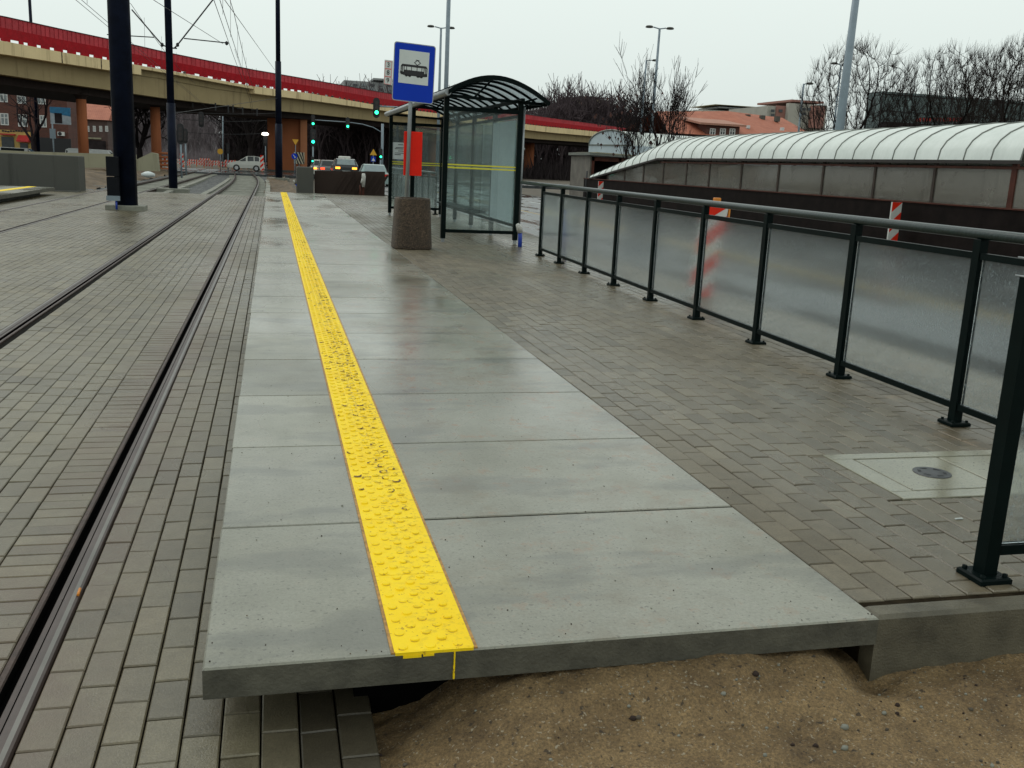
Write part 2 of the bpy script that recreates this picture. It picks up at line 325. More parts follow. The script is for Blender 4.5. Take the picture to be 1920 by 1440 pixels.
# ---------------------------------------------------------------- mesh builder
class MB:
    def __init__(s): s.v = []; s.f = []; s.m = []; s.sm = []; s.t = None
    def add(s, vs, fs, mi=0, smooth=False):
        o = len(s.v); s.v.extend([tuple(v) for v in vs])
        for f in fs: s.f.append(tuple(i+o for i in f)); s.m.append(mi); s.sm.append(smooth)
        return s
    def box(s, x0, x1, y0, y1, z0, z1, mi=0, top=None):
        s.add([(x0,y0,z0),(x1,y0,z0),(x1,y1,z0),(x0,y1,z0),(x0,y0,z1),(x1,y0,z1),(x1,y1,z1),(x0,y1,z1)],
              [(0,3,2,1),(4,5,6,7),(0,1,5,4),(1,2,6,5),(2,3,7,6),(3,0,4,7)], mi)
        if top is not None: s.m[-5] = top
        return s
    def cbox(s, x0, x1, y0, y1, z0, z1, c=.004, mi=0, side=None, tilt=0.):
        # box with chamfered top edges
        t = [U(-tilt, tilt) for _ in range(4)] if tilt else [0]*4
        s.add([(x0,y0,z0),(x1,y0,z0),(x1,y1,z0),(x0,y1,z0),
               (x0,y0,z1-c+t[0]),(x1,y0,z1-c+t[1]),(x1,y1,z1-c+t[2]),(x0,y1,z1-c+t[3]),
               (x0+c,y0+c,z1+t[0]),(x1-c,y0+c,z1+t[1]),(x1-c,y1-c,z1+t[2]),(x0+c,y1-c,z1+t[3])],
              [(8,9,10,11),(4,5,9,8),(5,6,10,9),(6,7,11,10),(7,4,8,11),(0,1,5,4),(1,2,6,5),(2,3,7,6),(3,0,4,7)], mi)
        if side is not None:
            for k in range(1, 5): s.m[-k] = side
        return s
    def tube(s, pts, r, n=8, mi=0, caps=True, smooth=True, r_end=None):
        pts = [Vector(p) for p in pts]; L = len(pts); vs = []
        rs = r if isinstance(r, (list, tuple)) else [r + ((r_end if r_end is not None else r)-r)*i/max(1, L-1) for i in range(L)]
        up = None
        for i, p in enumerate(pts):
            d = (pts[min(i+1, L-1)] - pts[max(i-1, 0)]).normalized()
            if up is None: up = Vector((0, 0, 1)) if abs(d.z) < .9 else Vector((1, 0, 0))
            a = d.cross(up).normalized(); b = a.cross(d).normalized(); up = b
            for k in range(n):
                t = 2*PI*k/n; vs.append(p + a*math.cos(t)*rs[i] + b*math.sin(t)*rs[i])
        fs = [(i*n+k, i*n+(k+1) % n, (i+1)*n+(k+1) % n, (i+1)*n+k) for i in range(L-1) for k in range(n)]
        s.add(vs, fs, mi, smooth)
        if caps: s.add([], [], mi); o = len(s.v)-len(vs); s.f.append(tuple(o+k for k in range(n))[::-1]); s.f.append(tuple(o+(L-1)*n+k for k in range(n))); s.m += [mi, mi]; s.sm += [False, False]
        return s
    def bar(s, a, b, w, h, mi=0):     # rectangular bar from a to b, w across, h up
        a = Vector(a); b = Vector(b); d = (b-a).normalized()
        up = Vector((0, 0, 1)) if abs(d.z) < .95 else Vector((0, 1, 0))
        x = d.cross(up).normalized(); u = x.cross(d).normalized()
        vs = [q + x*sx*w/2 + u*su*h/2 for q in (a, b) for sx, su in ((-1,-1),(1,-1),(1,1),(-1,1))]
        s.add(vs, [(0,1,2,3),(7,6,5,4),(0,4,5,1),(1,5,6,2),(2,6,7,3),(3,7,4,0)], mi); return s
    def lathe(s, prof, c=(0,0,0), n=24, mi=0, smooth=True, sq=0.):
        vs = []
        for r, z in prof:
            for k in range(n):
                t = 2*PI*k/n; q = 1.
                if sq: q = 1/ (abs(math.cos(t))**sq + abs(math.sin(t))**sq)**(1/sq)
                vs.append((c[0]+r*q*math.cos(t), c[1]+r*q*math.sin(t), c[2]+z))
        L = len(prof)
        s.add(vs, [(i*n+k, i*n+(k+1) % n, (i+1)*n+(k+1) % n, (i+1)*n+k) for i in range(L-1) for k in range(n)], mi, smooth); return s
    def disc(s, c, r, axis, n=16, mi=0, th=0.):
        ax = Vector(axis).normalized(); up = Vector((0,0,1)) if abs(ax.z) < .9 else Vector((1,0,0))
        a = ax.cross(up).normalized(); b = a.cross(ax); c = Vector(c)
        s.add([c + a*math.cos(2*PI*k/n)*r + b*math.sin(2*PI*k/n)*r for k in range(n)], [tuple(range(n))], mi); return s
    def prism(s, poly, fn, d, mi=0, smooth=False):   # poly 2-D, fn(u,v)->Vector, d extrusion Vector
        a = [Vector(fn(u, v)) for u, v in poly]; b = [q+Vector(d) for q in a]; n = len(a)
        s.add(a+b, [tuple(range(n))[::-1], tuple(range(n, 2*n))] + [(i, (i+1) % n, n+(i+1) % n, n+i) for i in range(n)], mi, smooth); return s
    def sweep(s, prof, path, mi=0, close=True, mis=None):  # prof: (lateral, up); path: list of (point, lateral dir)
        n = len(prof); vs = []
        for p, lat in path:
            for a, b in prof: vs.append(Vector(p)+Vector(lat)*a+Vector((0, 0, b)))
        o = len(s.v); s.v.extend([tuple(v) for v in vs])
        for i in range(len(path)-1):
            for k in range(n if close else n-1):
                s.f.append((o+i*n+k, o+i*n+(k+1) % n, o+(i+1)*n+(k+1) % n, o+(i+1)*n+k)); s.m.append(mis[k] if mis else mi); s.sm.append(False)
        return s
    def build(s, name, mats, parent=None, local=False):
        me = bpy.data.meshes.new(name)
        off = Vector(parent.matrix_basis.translation) if (parent is not None and not local) else Vector((0, 0, 0))
        if parent is not None and not local:
            q = parent.parent
            while q is not None: off += q.matrix_basis.translation; q = q.parent
        v = np.array(s.v, dtype=float).reshape(-1, 3) - np.array(off)
        me.from_pydata(v.tolist(), [], s.f)
        if not isinstance(mats, (list, tuple)): mats = [mats]
        for m_ in mats: me.materials.append(M[m_] if isinstance(m_, str) else m_)
        me.polygons.foreach_set('material_index', s.m); me.polygons.foreach_set('use_smooth', s.sm)
        if s.t is not None:
            a = me.attributes.new('tint', 'FLOAT', 'FACE'); a.data.foreach_set('value', s.t)
        if isinstance(mats[0], str) and mats[0] in ('fence_glass', 'shelter_glass', 'tunnel_glass', 'roof_poly'):
            import bmesh
            bm = bmesh.new(); bm.from_mesh(me); bmesh.ops.remove_doubles(bm, verts=bm.verts, dist=1e-5); bmesh.ops.recalc_face_normals(bm, faces=bm.faces); bm.to_mesh(me); bm.free()
        me.update()
        o = bpy.data.objects.new(name, me); COL.objects.link(o)
        if parent is not None: o.parent = parent
        return o
def tag(o, label, cat=None, group=None, kind=None):
    o['label'] = label
    if cat: o['category'] = cat
    if group: o['group'] = group
    if kind: o['kind'] = kind
    return o
def thing(name, label, cat, loc=(0, 0, 0), group=None, rz=0.):
    o = bpy.data.objects.new(name, None); COL.objects.link(o); o.location = loc; o.rotation_euler = (0, 0, rz)
    o.empty_display_size = .2
    return tag(o, label, cat, group)
def struct(o, label, cat='ground'): return tag(o, label, cat, None, 'structure')
def dup(root, loc, label=None, rz=None, scale=None):
    r = root.copy(); COL.objects.link(r); r.location = loc
    if rz is not None: r.rotation_euler = (0, 0, rz)
    if scale is not None: r.scale = (scale,)*3 if isinstance(scale, (int, float)) else scale
    if label: r['label'] = label
    for ch in list(root.children):
        c_ = ch.copy(); COL.objects.link(c_); c_.parent = r
        for g in list(ch.children):
            d_ = g.copy(); COL.objects.link(d_); d_.parent = c_
    return r
def text(s_, loc, size, mat, parent, name='lettering', rot=(PI/2, 0, 0), align='CENTER'):
    cu = bpy.data.curves.new(name, 'FONT'); cu.body = s_; cu.size = size; cu.align_x = align; cu.align_y = 'CENTER'; cu.extrude = .001
    cu.materials.append(M[mat]); o = bpy.data.objects.new(name, cu); COL.objects.link(o)
    o.location = Vector(loc) - (Vector(parent.location) if parent else Vector((0,0,0))); o.rotation_euler = rot; o.parent = parent; return o

# ================================================================ PAVING
ZT = -.222      # level of the tram paving
from mathutils import noise as mn0
def fbm0(x, y): return max(-1, min(.6, mn0.fractal((x*.5, y*.5, 1.7), 1., 2., 3)))
def pave(mb, tints, x0, y0, y1, cross=False, w=.102, z=ZT, off=0., L=.203, xw=None, skip=None):
    g = .0035; y = y0 - off
    step = w if cross else L; wx = L if cross else w
    if xw: wx = xw
    while y < y1:
        a = max(y, y0); b = min(y+step, y1)
        if b-a > .012 and not (skip and skip(x0, (a+b)/2, x0+wx)):
            zz = z + U(-.0014, .0014) + .004*fbm0(x0, (a+b)/2); far = a > 16
            if far:
                mb.add([(x0+g,a+g,zz),(x0+wx-g,a+g,zz),(x0+wx-g,b-g,zz),(x0+g,b-g,zz)], [(0,1,2,3)]); k = 1
            else:
                mb.cbox(x0+g*.7, x0+wx-g*.7, a+g*.7, b-g*.7, z-.013, zz, .0038, tilt=.0014); k = 9
            t = min(1, max(.2, random.gauss(.52, .16)))
            if x0 > -.12 and z < -.1: t *= 1-.92*min(1., (x0+.14)/.16)*max(0., min(1., ((a+b)/2-1.35)/.65))  # dirt and the slab's shade put into the tint near its end
            tints.extend([t]*k)
        y += step
def offs(i): return (.10 if i % 2 else 0.) + U(-.012, .012)
TR0, TR1 = .9, 38.7
RR, RL, LR, LL = -.711, -2.146, -4.62, -6.055       # gauge faces of the four rails
mb = MB(); tt = []; i = 0
x = RR+.058
while x < .25:                                         # strip beside the platform, runs in under its end
    i += 1
    lim = TR1 if x < -.19 else 2.9 - max(0, x-.05)*1.9
    lo = TR0 if x < -.1 else TR0 + max(0, x+.02)*3.6
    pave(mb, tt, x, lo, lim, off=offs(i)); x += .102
pave(mb, tt, RR-.075-.203, TR0, TR1, cross=True)
x = RR-.075-.203-.102
while x > RL+.07:
    i += 1
    xx = max(x, RL+.068); pave(mb, tt, xx, TR0+max(0, (-x-1.2))*1.5, TR1, off=offs(i), xw=.102-(xx-x)); x -= .102
x = RL-.058-.102
while x > LR+.06-.1:
    i += 1; xx = max(x, LR+.06); pave(mb, tt, xx, 4.5, TR1, off=offs(i), xw=.102-(xx-x)); x -= .102
x = LR-.07-.102
while x > LL+.07-.1:
    i += 1; xx = max(x, LL+.07); pave(mb, tt, xx, 12, TR1, off=offs(i), xw=.102-(xx-x)); x -= .102
x = LL-.06-.102
while x > -9.5:
    i += 1; pave(mb, tt, x, 15, TR1, off=offs(i)); x -= .102
mb.t = tt
struct(mb.build('track_paving', 'pave_track'), 'grey green concrete pavers laid in rows between the tram rails', 'paving')
b = MB()
for a_, c_ in ((-9.6, LL-.058), (LL+.078, LR-.078), (LR+.058, RL-.058), (RL+.078, RR-.078), (RR+.060, -.05)): b.box(a_, c_, .3, TR1, -.5, ZT-.014)
b.box(-.05, .25, .3, 2.75, -.5, ZT-.0145)
struct(b.build('paving_bed', 'joint'), 'dark wet joint bed under the track pavers', 'paving')

# platform pavers
def fx(y): return 3.73 + (y-4.52)*.025        # fence line
PX = 1.803
mb = MB(); tt = []; i = 0; x = PX+.004
cov = (2.60, 3.75, 3.38, 4.02)
def skipc(a, y, b): return b > cov[0]+.02 and a < cov[1]-.02 and cov[2]-.02 < y < cov[3]+.02
while x < 4.9:
    i += 1; o_ = offs(i)
    if x+.102 > cov[0]+.004 and x < cov[1]-.004:
        pave(mb, tt, x, 2.50, cov[2]-.002, off=o_, z=-.002); pave(mb, tt, x, cov[3]+.002, 37.4, off=o_, z=-.002)
        if x < cov[0]-.012: pave(mb, tt, x, cov[2], cov[3], off=o_, z=-.002, xw=cov[0]-x)
        if x+.102 > cov[1]+.012: pave(mb, tt, cov[1], cov[2], cov[3], off=o_, z=-.002, xw=x+.102-cov[1])
    else: pave(mb, tt, x, 2.50, 37.4, off=o_, z=-.002)
    x += .102
mb.t = tt
struct(mb.build('platform_paving', 'pave_plat'), 'warm grey brick pavers of the platform behind the concrete slabs', 'paving')
b = MB(); b.box(PX+.001, 4.92, 2.46, 37.4, -.5, -.0095)
struct(b.build('platform_bed', 'joint_plat'), 'sandy brown joint bed under the platform pavers', 'paving')

# concrete slabs
mb = MB()
for k in range(35):
    y0 = 2.38 + k*1.0
    if k == 0:
        mb.cbox(-.185, PX-.001, y0, y0+.994, -.088, 0, .005, 0, 1)
    else:
        d = U(-.0035, .0035) if k > 0 else 0
        mb.cbox(-.185+U(-.003, .003), .415, y0+.002, y0+.994, -.088, d*.4, .004, 0, 1)
        mb.cbox(.4155, PX-.002, y0+.008, y0+.999, -.088, d*.4+.0005, .004, 0, 1)
mb.t = []
for k in range(35):
    mb.t += [U(.5, .6)]*9 if k == 0 else [U(0, 1.)]*9+[U(0, 1.)]*9
mb.t = mb.t[:len(mb.f)] + [.5]*max(0, len(mb.f)-len(mb.t))
struct(mb.build('platform_slabs', ['slab', 'slab_side']), 'pale grey wet concrete slabs along the platform edge', 'platform')
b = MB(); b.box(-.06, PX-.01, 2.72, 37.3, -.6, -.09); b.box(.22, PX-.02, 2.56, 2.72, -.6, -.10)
struct(b.build('platform_footing', 'groove'), 'concrete footing under the overhanging slabs, coloured black as their shade', 'platform')  # black base colour paints the shade of the void under the slabs
# tactile strip
root = thing('tactile_strip', 'yellow tactile strip with raised domes running along the platform', 'tactile paving'); root['kind'] = 'structure'
b = MB(); y = 2.385; SX0, SX1 = .312, .532
while y < 37.2:
    b.box(SX0, SX1, y, y+.497, -.001, .0055); y += .5
b.build('strip_tile', 'yellow', root)
b = MB(); b.box(SX0-.009, SX0+.001, 2.383, 37.2, -.001, .0035); b.box(SX1-.001, SX1+.010, 2.383, 37.2, -.001, .0035)
# paint drips on the end face
b.build('edge_seam', 'edge_and_dome_shade', root)
b = MB(); b.box(SX0+.002, SX1-.002, 2.3785, 2.386, -.0035, .005)
for (a, w, l) in ((.335, .05, .006), (.39, .03, .004), (.475, .004, .045)): b.box(a, a+w, 2.3765, 2.3805, -.006-l, -.004)
b.box(.474, .479, 2.3762, 2.3806, -.085, -.045)
b.build('paint_drip', 'yellow', root)
def smooth_(a, b_, x): t = min(1, max(0, (x-a)/(b_-a))); return t*t*(3-2*t)
b = MB(); y = 2.405; row = 0
while y < 37.1:
    near = y < 12; n = 12 if y < 6 else (8 if near else 5)
    for k in range(3 if True else 0):
        cx = SX0+.026+k*.076+(.038 if row % 2 else 0)
        if cx > SX1-.018: continue
        r = .0142*U(.92, 1.05); hh = .0052*U(.55, 1.1)
        vs = []; fs = []
        rings = ((1, 0), (.93, .75), (.74, 1.)) if near else ((1, 0), (.6, 1.))
        for q, z_ in rings:
            for j in range(n): t = 2*PI*j/n; vs.append((cx+r*q*math.cos(t), y+r*q*math.sin(t), .0055+hh*z_))
        for i_ in range(len(rings)-1):
            for j in range(n): fs.append((i_*n+j, i_*n+(j+1) % n, (i_+1)*n+(j+1) % n, (i_+1)*n+j))
        fs.append(tuple((len(rings)-1)*n+j for j in range(n)))
        b.add(vs, fs, 0, False)
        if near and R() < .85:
            a0 = U(3.4, 3.9); a1 = a0+U(1.6, 2.6); vv = []  # brown arc on the dome's near rim, painting its shade
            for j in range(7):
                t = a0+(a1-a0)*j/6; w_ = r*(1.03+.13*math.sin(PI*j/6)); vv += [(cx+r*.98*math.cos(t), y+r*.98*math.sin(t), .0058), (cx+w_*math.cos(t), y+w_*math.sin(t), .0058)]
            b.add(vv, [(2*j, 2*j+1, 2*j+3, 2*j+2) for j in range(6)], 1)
        zn_ = smooth_(3.0, 4.3, y)*(1-.75*smooth_(6, 9, y))*(.35+.65*smooth_(SX0+.05, SX1-.07, cx))*(1. if math.sin(y*2.1+.6)+math.sin(y*5.3)*.6 > -.4 else .25)
        if R() < zn_*.8:
            a0 = U(0, 6.28); a1 = a0+U(1.5, 5.2); vv = []; w0 = U(.003, .007); q0 = U(.85, 1.05)
            for j in range(9):
                t = a0+(a1-a0)*j/8; w_ = w0*U(.4, 1.3); rr0 = r*q0+U(-.001, .001); vv += [(cx+rr0*math.cos(t), y+rr0*math.sin(t), .0112), (cx+(rr0+w_)*math.cos(t), y+(rr0+w_)*math.sin(t), .0112 if R() < .5 else .007)]
            b.add(vv, [(2*j, 2*j+1, 2*j+3, 2*j+2) for j in range(8)], 2)
    y += .0415; row += 1
o = b.build('dome', ['yellow', 'edge_and_dome_shade', 'scuff'], root); o['kind'] = 'stuff'

# near end kerb
b = MB()
for a, c_ in ((PX+.003, 2.78), (2.785, 3.78), (3.785, 5.0)): b.cbox(a, c_, 2.392, 2.475, -.42, -.001, .012)
struct(b.build('end_kerb', 'kerb'), 'brown concrete kerb closing the near end of the paver area', 'kerb')
b = MB(); b.cbox(4.925, 5.05, 2.48, 37.4, -.42, -.001, .012); b.cbox(-.185, 4.92, 37.405, 37.5, -.42, -.002, .01)
struct(b.build('road_kerb', 'kerb'), 'concrete kerb between the platform and the wet road', 'kerb')

# inspection cover
root = thing('inspection_cover', 'pale concrete inspection cover set in the pavers beside the near railing post', 'manhole cover', (3.1, 3.7, 0))
b = MB()
X0, X1, Y0, Y1 = cov
b.cbox(X0, X1, Y0, 3.47, -.06, .002, .003); b.cbox(X0, X1, 3.94, Y1, -.06, .002, .003); b.cbox(X0, X0+.11, 3.4705, 3.9395, -.06, .0018, .003); b.cbox(X1-.11, X1, 3.4705, 3.9395, -.06, .0018, .003)
b.build('frame', 'cover_conc', root)
b = MB(); b.box(X0+.05, X1-.05, 3.44, 3.96, -.08, -.012); b.build('recess', 'groove', root)
for a, c_ in ((X0+.116, 3.175), (3.181, X1-.116)):
    b = MB(); b.cbox(a+.003, c_-.003, 3.480, 3.930, -.05, .001, .003); lid = b.build('lid', 'cover_conc', root)
b = MB(); cx, cy = 2.975, 3.70
b.lathe([(.085, .001), (.085, .0042), (.078, .0048), (.0, .0048)], (cx, cy, 0), 28); b.build('iron_ring', 'iron', root)
b = MB()
for k in range(6):
    t = 2*PI*k/6+.3; vs = []
    for q, r_ in ((0, .05), (1, .05), (1, .066), (0, .066)): vs.append((cx+math.cos(t+q*.55)*r_, cy+math.sin(t+q*.55)*r_, .0056))
    b = MB(); b.add(vs, [(0,1,2,3)]); b.build('slot', 'black', root)

# ================================================================ GROUND
def sheet(name, x0, x1, y0, y1, nx, ny, fn, mat):
    b = MB(); xs = np.linspace(x0, x1, nx); ys = np.linspace(y0, y1, ny)
    b.v = [(float(x), float(y), float(fn(x, y))) for y in ys for x in xs]
    b.f = [(j*nx+i, j*nx+i+1, (j+1)*nx+i+1, (j+1)*nx+i) for j in range(ny-1) for i in range(nx-1)]
    b.m = [0]*len(b.f); b.sm = [True]*len(b.f)
    return b.build(name, mat)
from mathutils import noise as mn
def fbm(x, y, s, o=4): return mn.fractal((x*s, y*s, 3.7), 1., 2., o)
def smooth(a, b, x): t = min(1, max(0, (x-a)/(b-a))); return t*t*(3-2*t)
def sandz(x, y):
    ris = smooth(.22, .75, x+.12*fbm(x, y, 2.5))*smooth(2.05, 2.42, y)*.10*(1-smooth(1.55, 1.8, x))
    edge = smooth(.12, .75, x + .25*(y-1.8)*0 + .10*fbm(x, y, 3))
    base = -.262 + .075*edge + .02*smooth(1.8, 2.8, x)*smooth(1.2, 2.3, y) + .02*smooth(.9, .2, y)
    base -= .06*smooth(2.2, 2.75, y)*(1-smooth(.4, .9, x))
    base += ris
    h_ = math.exp(-((x-1.78)**2+(y-2.36)**2)/.006)*.05
    return base + .016*fbm(x, y, 4) + .008*fbm(x, y, 16, 5) + .0035*fbm(x, y, 55, 3) - h_
struct(sheet('sand', .02, 5.0, .5, 2.74, 420, 230, sandz, 'sand'), 'wet brown sand in front of the platform end', 'sand')
struct(sheet('ground', -900, 900, -300, 1500, 60, 60, lambda x, y: -.46, 'soil'), 'bare brown ground reaching to the horizon', 'ground')
b = MB()
for k in range(800):
    x, y = U(.25, 3.6), U(.75, 2.36); z = sandz(x, y); r = random.choice((.0025, .0035, .005, .007))*U(.7, 1.3)
    if k < 26: r = U(.007, .013)
    vs = []; n = 6
    for q, zz in ((.6, -.3), (1, .25), (.65, .8)):
        for j in range(n): t = 2*PI*j/n; e = U(.75, 1.2); vs.append((x+r*q*e*math.cos(t), y+r*q*e*math.sin(t)*.8, z+r*zz))
    b.add(vs, [(i_*n+j, i_*n+(j+1) % n, (i_+1)*n+(j+1) % n, (i_+1)*n+j) for i_ in range(2) for j in range(n)]+[tuple(2*n+j for j in range(n))], random.choice((0, 0, 1, 2)), True)
tag(b.build('pebbles', ['sleeper', 'soil', 'conc_rust']), 'small pale and dark pebbles scattered in the wet sand', 'pebbles', kind='stuff')
b = MB()
for k in range(900):
    if k < 420: x, y, z = U(-.17, 1.8), 2.4+14*R()**1.6, .0005
    elif k < 700: x, y, z = U(1.82, 3.7), 2.6+14*R()**1.6, .0005
    else: x, y, z = U(-4, -.2), 2.0+16*R()**1.5, ZT+.002
    if SX0-.01 < x < SX1+.01: continue
    r = U(.001, .0028)*(1 if k % 40 else 1.6); n = 5; vs = []
    for q, zz in ((1, 0), (.7, .8)):
        for j in range(n): t = 2*PI*j/n; e = U(.6, 1.4); vs.append((x+r*q*e*math.cos(t), y+r*q*e*math.sin(t)*1.6, z+r*zz))
    b.add(vs, [(j, (j+1) % n, n+(j+1) % n, n+j) for j in range(n)]+[tuple(n+j for j in range(n))], random.choice((0, 0, 0, 1, 2)))
tag(b.build('grit', ['conc_rust', 'soil2', 'sleeper']), 'tiny dark crumbs and grit lying on the slabs and pavers', 'grit', kind='stuff')
m, nt, p = newmat('puddle_water'); p.inputs['Base Color'].default_value = (.02, .022, .024, 1); p.inputs['Roughness'].default_value = .03; p.inputs['Specular IOR Level'].default_value = .6
bump(nt, p, noise(nt, 3, 2), .03, .01); M['puddle'] = m
for k, (x, y, rx, ry) in enumerate(((6.03, 8.1, .22, 2.3), (5.38, 6.3, .20, 1.7), (8.9, 9.8, .16, 2.0), (6.1, 12.6, .14, 1.7), (9.2, 14.0, .2, 2.2), (6.0, 4.2, .22, 1.3))):
    b = MB(); n = 40; b.add([(x+rx*math.cos(2*PI*j/n)*(1+.35*fbm0(j*.9+k*7, k)), y+ry*math.sin(2*PI*j/n)*(1+.3*fbm0(k, j*.7)), -.1945) for j in range(n)], [tuple(range(n))])
    struct(b.build('puddle', 'puddle'), 'long shallow rain puddle on the road beside the railing', 'puddle')
# road beside the platform
b = MB(); b.box(5.05, 14.0, -6, 120, -.6, -.20); struct(b.build('road', 'asphalt'), 'wet dark asphalt road beside the platform railing', 'road')
b = MB()
b.box(8.62, 8.69, -5, 115, -.199, -.1955)
b.build('lane_line', 'ochre'); o = bpy.data.objects['lane_line']; struct(o, 'faded yellow lane line on the wet road', 'road marking')
b = MB()
for k in range(16): b.box(11.3, 11.42, -2+k*6, 1+k*6, -.199, -.1955)
struct(b.build('lane_dashes', 'white_sign'), 'white dashed lane line on the wet road', 'road marking')
# ballast bed
def balz(x, y): return -.385 + .02*fbm(x, y, 1.2) + .015*fbm(x, y, 9, 3)
struct(sheet('ballast', -9.5, -.30, TR1, 84, 120, 260, balz, 'ballast'), 'grey track ballast beyond the end of the paved tracks', 'ballast')
def soilz(x, y):
    return -.36 + .22*smooth(-.2, 1.6, x)*(1-smooth(50, 70, y)) + .16*fbm(x, y, .9) + .05*fbm(x, y, 4)
struct(sheet('soil_bank', -.35, 1.05, 37.5, 84, 30, 200, lambda x, y: soilz(x, y)-.03, 'soil2'), 'churned soil and rubble beside the track beyond the platform', 'soil')
def bankz(x, y): return -.40 + .35*smooth(-7.2, -9.5, x)*smooth(38, 44, y) + .15*fbm(x, y, .8) + .05*fbm(x, y, 3)
struct(sheet('sand_bank', -30, -7.0, 36, 84, 100, 180, bankz, 'soil2'), 'brown earth bank behind the low concrete walls', 'soil')
b = MB(); b.box(-70, 40, 84.2, 101, -.9, -.235); struct(b.build('cross_road', 'asphalt'), 'wet asphalt road crossing the tracks under the viaduct', 'road')
b = MB(); b.box(-7, 0.4, 82.5, 84.2, -.6, -.24); b.box(-60, -22, 60, 84.15, -.9, -.20); struct(b.build('crossing_apron', 'asphalt'), 'asphalt apron where the rails meet the crossing road', 'road')

# ================================================================ RAILS
def curve_dx(y, k): return -k*max(0, y-50)**2
def rail_path(x, k, y1=100):
    ys = [-1, 5, 15, 30, 45] + [50+4*i for i in range(14)]
    return [(Vector((x+curve_dx(y, k), y, 0)), (1, 0, 0)) for y in ys if y <= y1]
def rail(parent, xg, side, k, ):
    # side=+1: head to the right of the gauge face, groove to the left
    s = side; path = rail_path(xg, k)
    prof = [(s*.002, ZT-.004), (s*.006, ZT+.002), (s*.018, ZT+.0045), (s*.028, ZT+.0055), (s*.042, ZT+.005), (s*.050, ZT+.002), (s*.055, ZT-.008), (s*.050, ZT-.03), (s*.015, ZT-.06), (s*.015, -.44), (-s*.012, -.44), (-s*.012, -.30), (-s*.055, -.30), (-s*.076, -.28), (-s*.075, ZT-.004), (-s*.071, ZT), (-s*.056, ZT), (-s*.052, ZT-.005), (-s*.051, ZT-.045), (-s*.020, ZT-.045), (-s*.0195, ZT-.006), (-s*.017, ZT-.003), (-s*.001, ZT-.003), (s*.0005, ZT-.010)]
    mis = [3, 3, 3, 0, 3, 3, 1, 1, 1, 1, 1, 1, 1, 1, 1, 1, 1, 2, 2, 2, 1, 3, 2, 2]
    b = MB(); b.sweep(prof, path, close=True, mis=mis)
    return b.build('rail', ['steel', 'rust', 'groove', 'flange'], parent)
for (gr, gl, k, lab) in ((RR, RL, .0007, 'tram track nearest the platform with grooved rails curving at the crossing'), (LR, LL, .0, 'far tram track with grooved rails behind the thick navy pole')):
    root = thing('tram_track', lab, 'tram track', ((gr+gl)/2, 20, ZT), 'tram tracks')
    rail(root, gr, 1, k); rail(root, gl, -1, k)
    y = 39.2; cx = (gr+gl)/2
    while y < 82:
        dx = curve_dx(y, k); b = MB(); b.cbox(cx-1.15+dx, cx+1.15+dx, y, y+.26, -.45, -.335+U(-.012, .012), .02); b.build('sleeper', 'sleeper', root); y += .68
# strip of longer concrete beams beside rails in the ballast
b = MB()
for x_ in (RR+.42, LR+.5, RL-.55):
    for k in range(14):
        y = 39+k*2.05; b.cbox(x_+curve_dx(y, .0005), x_+.22+curve_dx(y, .0005), y, y+2, -.4, -.27+U(-.01, .01), .01)
struct(b.build('track_kerb', 'sleeper'), 'pale concrete edging beams lying along the ballasted rails', 'kerb')
# cigarette butt and paper scraps
b = MB(); p0 = on(146, 1116, ZT+.006); p1 = on(150, 1104, ZT+.006); b.tube([p0, p1], .005, 8); tag(b.build('cigarette_butt', 'orange_plastic'), 'orange cigarette butt lying against the near rail', 'cigarette butt')
b = MB(); p0 = on(1796, 972, .004); b.box(p0.x-.012, p0.x+.022, p0.y-.004, p0.y+.004, .001, .005); tag(b.build('paper_scrap', 'white_sign'), 'white paper scrap on the pavers near the inspection cover', 'litter')

# ================================================================ RAILING
def post_geo(b, x, y, top, w=.06, wy=.075):
    b.cbox(x-w/2, x+w/2, y-wy/2, y+wy/2, .012, top, .004)
def base_geo(b, x, y, s=.062):
    b.cbox(x-s, x+s, y-s, y+s, -.001, .020, .006)
    for sx in (-1, 1):
        for sy in (-1, 1): b.lathe([(.009, .02), (.009, .03), (0, .031)], (x+sx*s*.72, y+sy*s*.72, 0), 6)
def railing(name, label, pts, ext0=0., ext1=0.):
    root = thing(name, label, 'railing', (pts[0][0], pts[0][1], 0), 'glass railings along the platform')
    P = [Vector((x, y, 0)) for x, y in pts]
    for p in P:
        b = MB(); post_geo(b, p.x, p.y, 1.035, .052, .055); o = b.build('post', 'green_paint', root)
        b = MB(); base_geo(b, p.x, p.y); b.build('base_plate', 'green_paint', o)
    d0 = (P[1]-P[0]).normalized(); d1 = (P[-1]-P[-2]).normalized()
    a = P[0]-d0*ext0; c = P[-1]+d1*ext1
    b = MB(); line = [a+Vector((0, 0, 1.062))] + [p+Vector((0, 0, 1.062)) for p in P[1:-1]] + [c+Vector((0, 0, 1.062))]
    b.tube(line, .029, 12); b.build('handrail', 'green_rail', root)
    for i in range(len(P)-1):
        u = (P[i+1]-P[i]).normalized(); q0 = P[i]+u*.034; q1 = P[i+1]-u*.034
        for z, hh in ((.945, .036), (.105, .034)):
            b = MB(); b.bar(q0+Vector((0, 0, z)), q1+Vector((0, 0, z)), .04, hh); b.build('rail', 'green_paint', root)
        n = Vector((u.y, -u.x, 0))*.004; vs = []
        for s_ in (-1, 1):
            for q, z in ((q0+u*.004, .124), (q1-u*.004, .124), (q1-u*.004, .925), (q0+u*.004, .925)): vs.append(q+n*s_+Vector((0, 0, z)))
        b = MB(); b.add(vs, [(0,1,2,3), (7,6,5,4), (0,4,5,1), (1,5,6,2), (2,6,7,3), (3,7,4,0)]); b.build('glass_pane', 'fence_glass', root)
    return root
